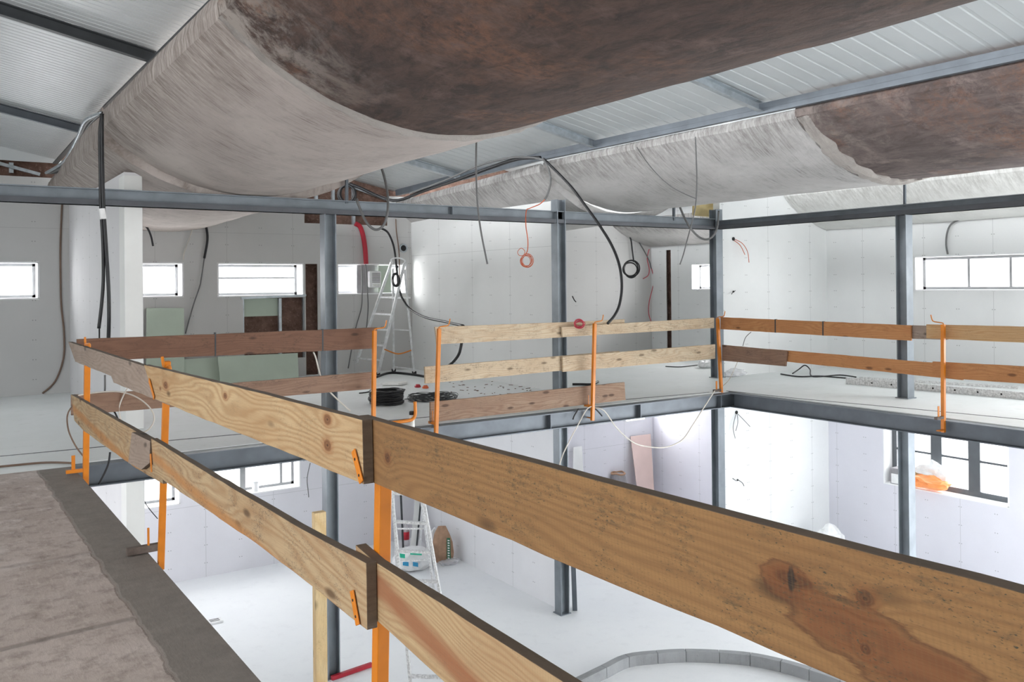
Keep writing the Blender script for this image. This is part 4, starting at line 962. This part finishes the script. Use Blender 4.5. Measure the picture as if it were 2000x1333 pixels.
for k, (x, y, mt_, lab) in enumerate(((816, 757, 'red_hose', 'small dark red scrap on the floor right of the white plaster scrap'), (831, 759, 'orange_wire', 'small orange-red scrap on the floor right of the white plaster scrap'))):
    p = atZ(x, y, 0); mb = MB(); mb.lathe(p, ((.05, 0), (.055, .02), (.03, .05)), n=7); solo(mb, 'scrap', mt_, lab, 'debris', loc=p)
# debris near the far railing
mb = MB()
for k in range(60):
    p = atZ(rnd.uniform(880, 1060), rnd.uniform(742, 772), .004); a_ = rnd.uniform(0, 3.14); l_ = rnd.uniform(.01, .08)
    mb.bar(p, p+Vector((math.cos(a_)*l_, math.sin(a_)*l_, 0)), .012, .006)
solo(mb, 'floor_debris', 'plank_dark', 'scattered dark crumbs and chips on the upper floor behind the toe board', 'debris')['kind'] = 'stuff'
cable(pz_([(735, 737), (760, 729), (790, 730), (830, 736), (850, 742)], .02), .022, 'black_cable', 'black cable lying on the floor at the feet of the step ladder')
cable(pz_([(1118, 751), (1135, 751), (1155, 751), (1168, 746)], .02), .020, 'black_cable', 'short black pipe lying on the floor behind the middle orange post')
cable(pz_([(1525, 731), (1560, 736), (1600, 735), (1640, 738), (1680, 741)], .015), .012, 'black_cable', 'black cable lying on the floor behind the right railing')
cable([atZ(1548, 730, .01), atZ(1560, 722, .04), atZ(1572, 714, .12), atZ(1582, 722, .06), atZ(1588, 736, .012), atZ(1640, 733, .012), atZ(1672, 737, .012)], .011, 'black_cable', 'black cable with a raised loop on the floor behind the right railing')
cable(pz_([(1400, 716), (1370, 713), (1330, 717), (1300, 716)], .012), .010, 'black_cable', 'thin black cable on the floor left of the corner column')
# aluminium screed board
a, b = atZ(1653, 750, .0), atZ(2080, 788, .0); t = empty('screed_board', 'long white-spattered aluminium levelling board with holes on the upper floor at the right', 'tool', a)
dv = (b-a).normalized(); nv = Vector((-dv.y, dv.x, 0)); mb = MB(); mb.bar(a+Vector((0, 0, .05)), b+Vector((0, 0, .05)), .04, .10); part(mb, 'profile', 'alu_spattered', t, bevel=.004)
L = (b-a).length; s = -1 if nv.dot(a) > 0 else 1
for k in range(9):
    c_ = a+dv*(.45+k*(L-.6)/8)+Vector((0, 0, .05))+nv*s*.021; mb = MB(); mb.tube([c_, c_+nv*s*.002], .014, n=12, smooth=False); part(mb, 'hole', 'dark_hole', t)
a, b = atZ(1680, 741, 0), atZ(1990, 760, 0); mb = MB(); mb.bar(a+Vector((0, 0, .02)), b+Vector((0, 0, .02)), .09, .04); solo(mb, 'metal_track', 'alu_spattered', 'white metal track lying on the floor behind the levelling board', 'track', loc=a)

def crumple(name, c_, sx_, sy_, sz_, mats, label, cat, seed=0, sub=3, amp=.35, parts=None):
    bm = bmesh.new(); bmesh.ops.create_icosphere(bm, subdivisions=sub, radius=1)
    for v_ in bm.verts:
        n_ = noise.noise(v_.co*2.1+Vector((seed*3.7, 0, 0)))*amp+abs(noise.noise(v_.co*4.5+Vector((0, seed*1.9, 0))))*amp*.6
        v_.co *= 1+n_; v_.co = Vector((v_.co.x*sx_, v_.co.y*sy_, max(0, (v_.co.z+.75)*sz_*.6)))
    me = bpy.data.meshes.new(name); bm.to_mesh(me); bm.free(); me.materials.append(MAT[mats]); o = bpy.data.objects.new(name, me); C.objects.link(o); o.location = c_
    for p_ in me.polygons: p_.use_smooth = False
    return tag(o, label, cat)
crumple('plastic_bag', atZ(1432, 735, 0), .25, .16, .13, 'clear_plastic', 'small crumpled clear plastic bag on the floor right of the corner column', 'bag', 1)
crumple('plastic_bag', atZ(1378, 719, 0), .15, .12, .14, 'plastic_white', 'little white crumpled bag on the floor left of the corner column', 'bag', 2)

# ------------------------------------------------------------------ step ladder on the upper floor
def ladder(name, label, FL, FR, TL, TR, BL, BR, ts, mat, w1=.022, w2=.055, plat=None, strap=None, braces=(.3,), rungd=.03):
    t = empty(name, label, 'ladder', (FL+FR)/2)
    for (a, b, pn) in ((FL, TL, 'front_rail'), (FR, TR, 'front_rail'), (BL, TL.lerp(TR, .1)+Vector((0, 0, -.12)), 'rear_leg'), (BR, TR+Vector((0, 0, -.12)), 'rear_leg')):
        mb = MB(); s_ = w2 if pn[0] == 'f' else w2*.6; mb.bar(a, b, w1, s_, up=(FR-FL).normalized().cross(b-a)); part(mb, pn, mat, t)
    for q in ts:
        a, b = FL.lerp(TL, q), FR.lerp(TR, q); mb = MB(); mb.bar(a, b, .06, rungd); part(mb, 'rung', mat, t)
    for q in braces:
        TB = TL.lerp(TR, .1)+Vector((0, 0, -.12)); a, b = BL.lerp(TB, q), BR.lerp(TR+Vector((0, 0, -.12)), q); mb = MB(); mb.bar(a, b, .02, .02); part(mb, 'cross_brace', mat, t)
    if plat:
        a, b = FL.lerp(TL, plat), FR.lerp(TR, plat); back = ((BL+BR)/2-(FL+FR)/2); back.z = 0; back = back.normalized()*.26
        mb = MB(); mb.prism([a, b, b+back, a+back], (0, 0, .03)); part(mb, 'platform', mat, t)
        mb = MB(); mb.tube([TL, TL+Vector((0, 0, .05)), TL.lerp(TR, .5)+Vector((0, 0, .08)), TR+Vector((0, 0, .05)), TR], .014); part(mb, 'hand_loop', mat, t, smooth=True)
    if strap:
        (q1, q2, m_) = strap; a = FR.lerp(TR, q1); TB = TR+Vector((0, 0, -.12)); b = BR.lerp(TB, q1); c_ = a.lerp(b, .5)+Vector((0, 0, -.08)); mb = MB(); mb.tube([a, c_, b], .012); part(mb, 'strap', m_, t)
    for e in (FL, FR, BL, BR):
        mb = MB(); mb.box((e.x-.035, e.y-.025, e.z), (e.x+.035, e.y+.025, e.z+.05)); part(mb, 'rubber_foot', 'black_cable', t)
    return t
FL, FR, BL, BR = atZ(690, 727, 0), atZ(738, 733, 0), atZ(769, 726, 0), atZ(809, 731, 0)
dt = 15.6
ladder('step_ladder', 'aluminium step ladder standing open on the upper floor in the back corner', FL, FR, atD(765, 512, dt), atD(790, 514, dt), BL, BR, (.136, .27, .41, .55), 'aluminium', plat=.69, strap=(.24, .2, 'orange_paint'), braces=(.05, .43))
FL, FR = atZ(803, 1345, ZL), atZ(892, 1348, ZL)
BL, BR = atZ(779, 1178, ZL), atZ(850, 1170, ZL)
ladder('aluminium_ladder', 'tall plaster-spattered aluminium ladder standing open on the lower floor', FL, FR, atD(759, 900, 11.6), atD(815, 905, 11.6), BL, BR, (.05, .20, .33, .46, .59, .72, .85), 'alu_spattered', w1=.03, w2=.07, braces=(.12, .35, .6))

# ------------------------------------------------------------------ heater on the back wall
p = atY(729, 546, YB-.02); t = empty('wall_heater', 'small white plastic fan heater fixed in the opening beside the step ladder', 'heater', p)
mb = MB(); mb.box((p.x-.13, p.y-.10, p.z-.16), (p.x+.13, p.y, p.z+.16)); part(mb, 'casing', 'plastic_white', t, bevel=.03)
for k in range(7):
    mb = MB(); z = p.z+.11-k*.028; mb.box((p.x-.07, p.y-.103, z), (p.x+.10, p.y-.099, z+.010)); part(mb, 'grille_slot', 'dark_hole', t)
for k in (-1, 0, 1):
    mb = MB(); c_ = Vector((p.x+.015+k*.055, p.y-.10, p.z-.115)); mb.tube([c_, c_+Vector((0, -.018, 0))], .022, n=12, smooth=False); part(mb, 'knob', 'pvc_white', t)
q = [atY(x, y, YB+.005) for x, y in ((739.5, 519), (764, 519), (764, 572), (739.5, 572))]; mb = MB(); mb.prism(q, (0, .02, 0))
solo(mb, 'window_board', 'board_green', 'grey board panel covering the window opening behind the step ladder', 'board', loc=q[3])
q = [atY(x, y, YB+.09) for x, y in ((697, 518), (741, 518), (741, 573), (697, 573))]; mb = MB(); mb.prism(q, (0, .02, 0))
solo(mb, 'window_board', 'cardboard_grey', 'dark board behind the white heater in the window opening', 'board', loc=q[3])

# ------------------------------------------------------------------ leaning boards
def leaning(name, pts, Ytop, Ybot, mat, label, th=.013, cat='board'):
    """tl, tr, br, bl pixels; the top leans back on the wall"""
    P = [atY(pts[0][0], pts[0][1], Ytop), atY(pts[1][0], pts[1][1], Ytop), atY(pts[2][0], pts[2][1], Ybot), atY(pts[3][0], pts[3][1], Ybot)]
    mb = MB(); mb.prism(P, (0, -th, 0)); return solo(mb, name, mat, label, cat, loc=P[3])
leaning('plasterboard_sheet', [(286, 602), (359, 602), (360, 782), (284, 786)], YB-.03, YB-.35, 'board_green', 'pale green plasterboard sheet leaning on the back wall beside the white wall end')
leaning('plasterboard_sheet', [(425, 697), (581, 690), (583, 740), (430, 750)], YB-.3, YB-.5, 'board_green', 'greenish plasterboard sheet lying on edge against the back wall below the wide window')
leaning('plasterboard_sheet', [(345, 703), (432, 698), (436, 750), (345, 757)], YB-.15, YB-.3, 'board_green', 'plasterboard sheet behind the others, left end, low on the back wall')
leaning('plasterboard_sheet', [(1231, 853), (1270, 848), (1278, 975), (1247, 980)], YB-.03, YB-.45, 'board_pink', 'pink plasterboard strip leaning on the lower back wall in the far room')
leaning('plasterboard_sheet', [(1119, 874), (1136, 872), (1141, 960), (1119, 962)], YB-.05, YB-.4, 'board_white', 'narrow white board leaning beside the middle steel column in the far lower room')
# profiles leaning in the lower corner and at the column
def pole(a, b, w_, h_, mat, name, label, cat='profile'):
    mb = MB(); mb.bar(a, b, w_, h_); return solo(mb, name, mat, label, cat, loc=a if a.z < b.z else b)
zc = ZL
pole(atZ(806, 1085, ZL), atX(818, 965, XW-.03), .12, .02, 'board_white', 'leaning_board', 'white board leaning in the lower back corner behind the ladder', 'board')
pole(atZ(812, 1089, ZL), atX(823, 968, XW-.03), .03, .03, 'steel_dark', 'metal_profile', 'dark metal profile leaning in the lower back corner behind the ladder')
pole(atZ(819, 1092, ZL), atX(827, 970, XW-.03), .035, .03, 'aluminium', 'metal_profile', 'light metal profile leaning in the lower back corner behind the ladder')
pole(atZ(1123, 1193, ZL), atD(1116, 1000, 12.9), .07, .04, 'steel_primer', 'steel_profile', 'grey steel profile leaning on the foot of the middle lower column')
pole(atZ(1119, 1188, ZL), atD(1114, 1000, 13.0), .02, .04, 'board_white', 'steel_profile', 'thin white-edged profile leaning beside the middle lower column')
pole(atZ(788, 1082, ZL), atD(782, 945, 15.2), .035, .035, 'steel_dark', 'conduit_pipe', 'dark conduit standing upright behind the lower ladder', 'pipe')
pole(atZ(648, 1330, ZL)+Vector((0, 0, .03)), atZ(726, 1303, ZL)+Vector((0, 0, .03)), .05, .05, 'red_hose', 'red_pipe', 'red pipe lying on the lower floor at the foot of the steel column', 'pipe')

# ------------------------------------------------------------------ sacks, bottle, bags
p = atZ(806, 1110, ZL); o = crumple('plastic_sack', p, .36, .30, .36, 'plastic_white', 'white plastic sack with green and blue print on the lower floor behind the ladder', 'sack', 5, amp=.22)
for k, (dx, dz, m_, w_) in enumerate(((-.12, .16, 'print_blue', .10), (.05, .14, 'print_blue', .09), (.06, .34, 'print_green', .20), (-.18, .30, 'print_green', .10))):
    mb = MB(); vd = (p-O); vd.z = 0; vd.normalize(); rt = Vector((vd.y, -vd.x, 0)); c_ = rt*dx-vd*.33+Vector((0, 0, dz))
    mb.prism([c_-rt*w_/2, c_+rt*w_/2+Vector((0, 0, -.02)), c_+rt*w_/2+Vector((0, 0, .05)), c_-rt*w_/2+Vector((0, 0, .07))], -vd*.01); b = mb.build('print', m_); b.parent = o
p = atZ(866, 1097, ZL); t = empty('cement_sack', 'brown paper cement sack with a green panel standing by the lower centre wall', 'sack', p)
mb = MB(); vd = (p-O); vd.z = 0; vd.normalize(); rt = Vector((vd.y, -vd.x, 0)); vs = []; n_ = 16
prof = ((.0, .17, .10), (.15, .185, .11), (.35, .18, .10), (.5, .14, .07), (.58, .10, .035), (.64, .07, .02))
for (h, a_, b_) in prof:
    for k in range(n_):
        q = 2*math.pi*k/n_; vs.append(p+rt*(a_*math.cos(q)*(1+.06*math.sin(3*q+h*9))-.03*h)+vd*(b_*math.sin(q))+Vector((0, 0, h)))
fs = [(i*n_+k, i*n_+(k+1) % n_, (i+1)*n_+(k+1) % n_, (i+1)*n_+k) for i in range(len(prof)-1) for k in range(n_)]+[tuple(range(n_)), tuple(range((len(prof)-1)*n_, len(prof)*n_))]
mb.add(vs, fs); part(mb, 'bag', 'paper_brown', t)
mb = MB(); c_ = p+rt*.10-vd*.105+Vector((0, 0, .05)); mb.prism([c_-rt*.035, c_+rt*.035, c_+rt*.025+Vector((0, 0, .40)), c_-rt*.035+Vector((0, 0, .40))], -vd*.008); part(mb, 'panel', 'green_dark', t)
for k in range(8):
    mb = MB(); c_ = p+rt*.097-vd*.117+Vector((0, 0, .08+k*.045)); mb.prism([c_-rt*.018, c_+rt*.018, c_+rt*.018+Vector((0, 0, .018)), c_-rt*.018+Vector((0, 0, .026))], -vd*.003); part(mb, 'lettering', 'plastic_white', t)
crumple('plastic_bag', atZ(878, 1102, ZL), .18, .12, .08, 'clear_plastic', 'clear plastic film on the floor at the foot of the cement sack', 'bag', 6)
crumple('plastic_bag', atZ(848, 1085, ZL), .10, .10, .45, 'plastic_white', 'white plastic wrapper standing left of the cement sack', 'bag', 9, amp=.3)
p = atZ(793, 1066, ZL); t = empty('plastic_bottle', 'clear plastic bottle with a red label in the lower back corner', 'bottle', p)
mb = MB(); mb.lathe(p, ((.06, 0), (.065, .02), (.065, .30), (.05, .36), (.022, .41), (.022, .43)), n=16); part(mb, 'body', 'clear_plastic', t, smooth=True)
mb = MB(); mb.lathe(p+Vector((0, 0, .12)), ((.067, 0), (.067, .15)), n=16); part(mb, 'wrap_label', 'label_red', t, smooth=True)
mb = MB(); mb.lathe(p+Vector((0, 0, .43)), ((.025, 0), (.025, .03)), n=12); part(mb, 'cap', 'plastic_white', t, smooth=True)
p = atZ(1209, 978, ZL); t = empty('rubble_sack', 'open dark sack with a rolled paper rim by the far lower back wall', 'sack', p)
mb = MB(); mb.lathe(p, ((.15, 0), (.19, .1), (.20, .35), (.16, .55), (.14, .62)), n=14); part(mb, 'sack', 'cardboard_grey', t)
mb = MB(); mb.tube([p+Vector(((.15+.02*math.sin(3*q))*math.cos(q), (.15+.02*math.sin(3*q))*math.sin(q), .63+.008*math.sin(4*q))) for q in [i*math.pi/7 for i in range(14)]], .022, closed=True, n=7); part(mb, 'rim', 'paper_brown', t)
crumple('plastic_bag', atZ(1620, 1085, ZL), .26, .20, .50, 'plastic_white', 'white plastic bag on the lower floor in the right corner', 'bag', 11, amp=.5)
crumple('plastic_bag', atZ(1706, 1100, ZL), .22, .14, .22, 'plastic_white', 'low white plastic bag on the lower floor left of the right column', 'bag', 12, amp=.5)
# on the lower right window sill
ys = Y_(1745, 925); p = Vector((XR+.10, ys, ZS+.012)); t = empty('cardboard_box', 'grey box with a white label on the sill of the lower right window', 'box', p)
mb = MB(); mb.box((XR-.0, ys-.30, ZS+.012), (XR+.2, ys+.06, ZS+.30)); part(mb, 'box', 'cardboard_grey', t, bevel=.004)
mb = MB(); mb.box((XR-.006, ys-.26, ZS+.03), (XR+.0, ys+.04, ZS+.20)); part(mb, 'label_sheet', 'plastic_white', t)
p = atX(1812, 953, XR+.02); o = crumple('orange_bag', p, .17, .38, .20, 'plastic_orange', 'orange and white plastic bag on the sill of the lower right window', 'bag', 14, amp=.35)
o2 = crumple('plastic_bag', Vector((XR+.12, p.y-.02, p.z+.10)), .10, .28, .28, 'plastic_white', 'white bag crumpled on top of the orange bag on the window sill', 'bag', 15, amp=.5)
p = atX(1792, 928, XR+.16); mb = MB(); mb.box((-.06, -.09, -.12), (.02, .09, .12)); o = mb.build('paper_packet', 'insulation', bevel=.004); o.location = p; o.rotation_euler = (rad(35), 0, 0)
tag(o, 'small tan packet leaning on the lower right window behind the orange bag', 'packet')
# paint can on the lower back sill
p = Vector((X_(503, 955), YB+.12, ZS+.012)); t = empty('paint_can', 'small white paint can on the sill of the wide lower back window', 'can', p)
mb = MB(); mb.lathe(p, ((.06, 0), (.06, .15), (.063, .155), (.063, .165)), n=16); part(mb, 'can', 'plastic_white', t, smooth=True)
mb = MB(); mb.lathe(p+Vector((0, 0, .166)), ((.055, 0), (.055, .01)), n=16); part(mb, 'lid', 'steel_galv', t)
# drain on the lower floor
p = atZ(419, 1216, ZL); t = empty('floor_grate', 'small white slotted floor fitting on the lower floor near the slab edge', 'drain', p)
mb = MB(); mb.box((p.x-.11, p.y-.08, ZL), (p.x+.11, p.y+.08, ZL+.03)); part(mb, 'plate', 'plastic_white', t, bevel=.006)
for k in range(3):
    mb = MB(); y = p.y-.045+k*.04; mb.box((p.x-.07, y, ZL+.030), (p.x+.07, y+.016, ZL+.032)); part(mb, 'slot', 'dark_hole', t)

# ------------------------------------------------------------------ curved block kerb on the lower floor
path = [atZ(x, y, ZL+.14) for x, y in ((1060, 1365), (1130, 1332), (1185, 1305), (1229, 1284), (1285, 1277), (1340, 1274), (1405, 1276), (1465, 1281), (1524, 1293), (1580, 1309), (1640, 1330), (1700, 1358))]
path = spline(path, k=4); mb = MB(); wv = []
cen = Vector((sum(p.x for p in path)/len(path), sum(p.y for p in path)/len(path), 0))
t = empty('block_kerb', 'low curved kerb of grey concrete blocks on the lower floor at the bottom right', 'kerb', (path[20].x, path[20].y, ZL))
n_ = len(path); step = 4
for i in range(0, n_-1, step):
    seg = path[i:i+step+1]
    if len(seg) < 2: continue
    mb = MB(); top = []; inn = []
    for k, p in enumerate(seg):
        j = i+k; dv = (path[min(j+1, n_-1)]-path[max(j-1, 0)]).normalized(); nv = Vector((-dv.y, dv.x, 0)).normalized()
        sh = dv*(.004 if k == 0 else (-.004 if k == len(seg)-1 else 0)); top.append(p+sh); inn.append(p+nv*.10+sh)
    poly = top+list(reversed(inn)); poly = [Vector((p.x, p.y, ZL)) for p in poly]; mb.prism(poly, (0, 0, .14)); part(mb, 'block', 'block_grey', t)
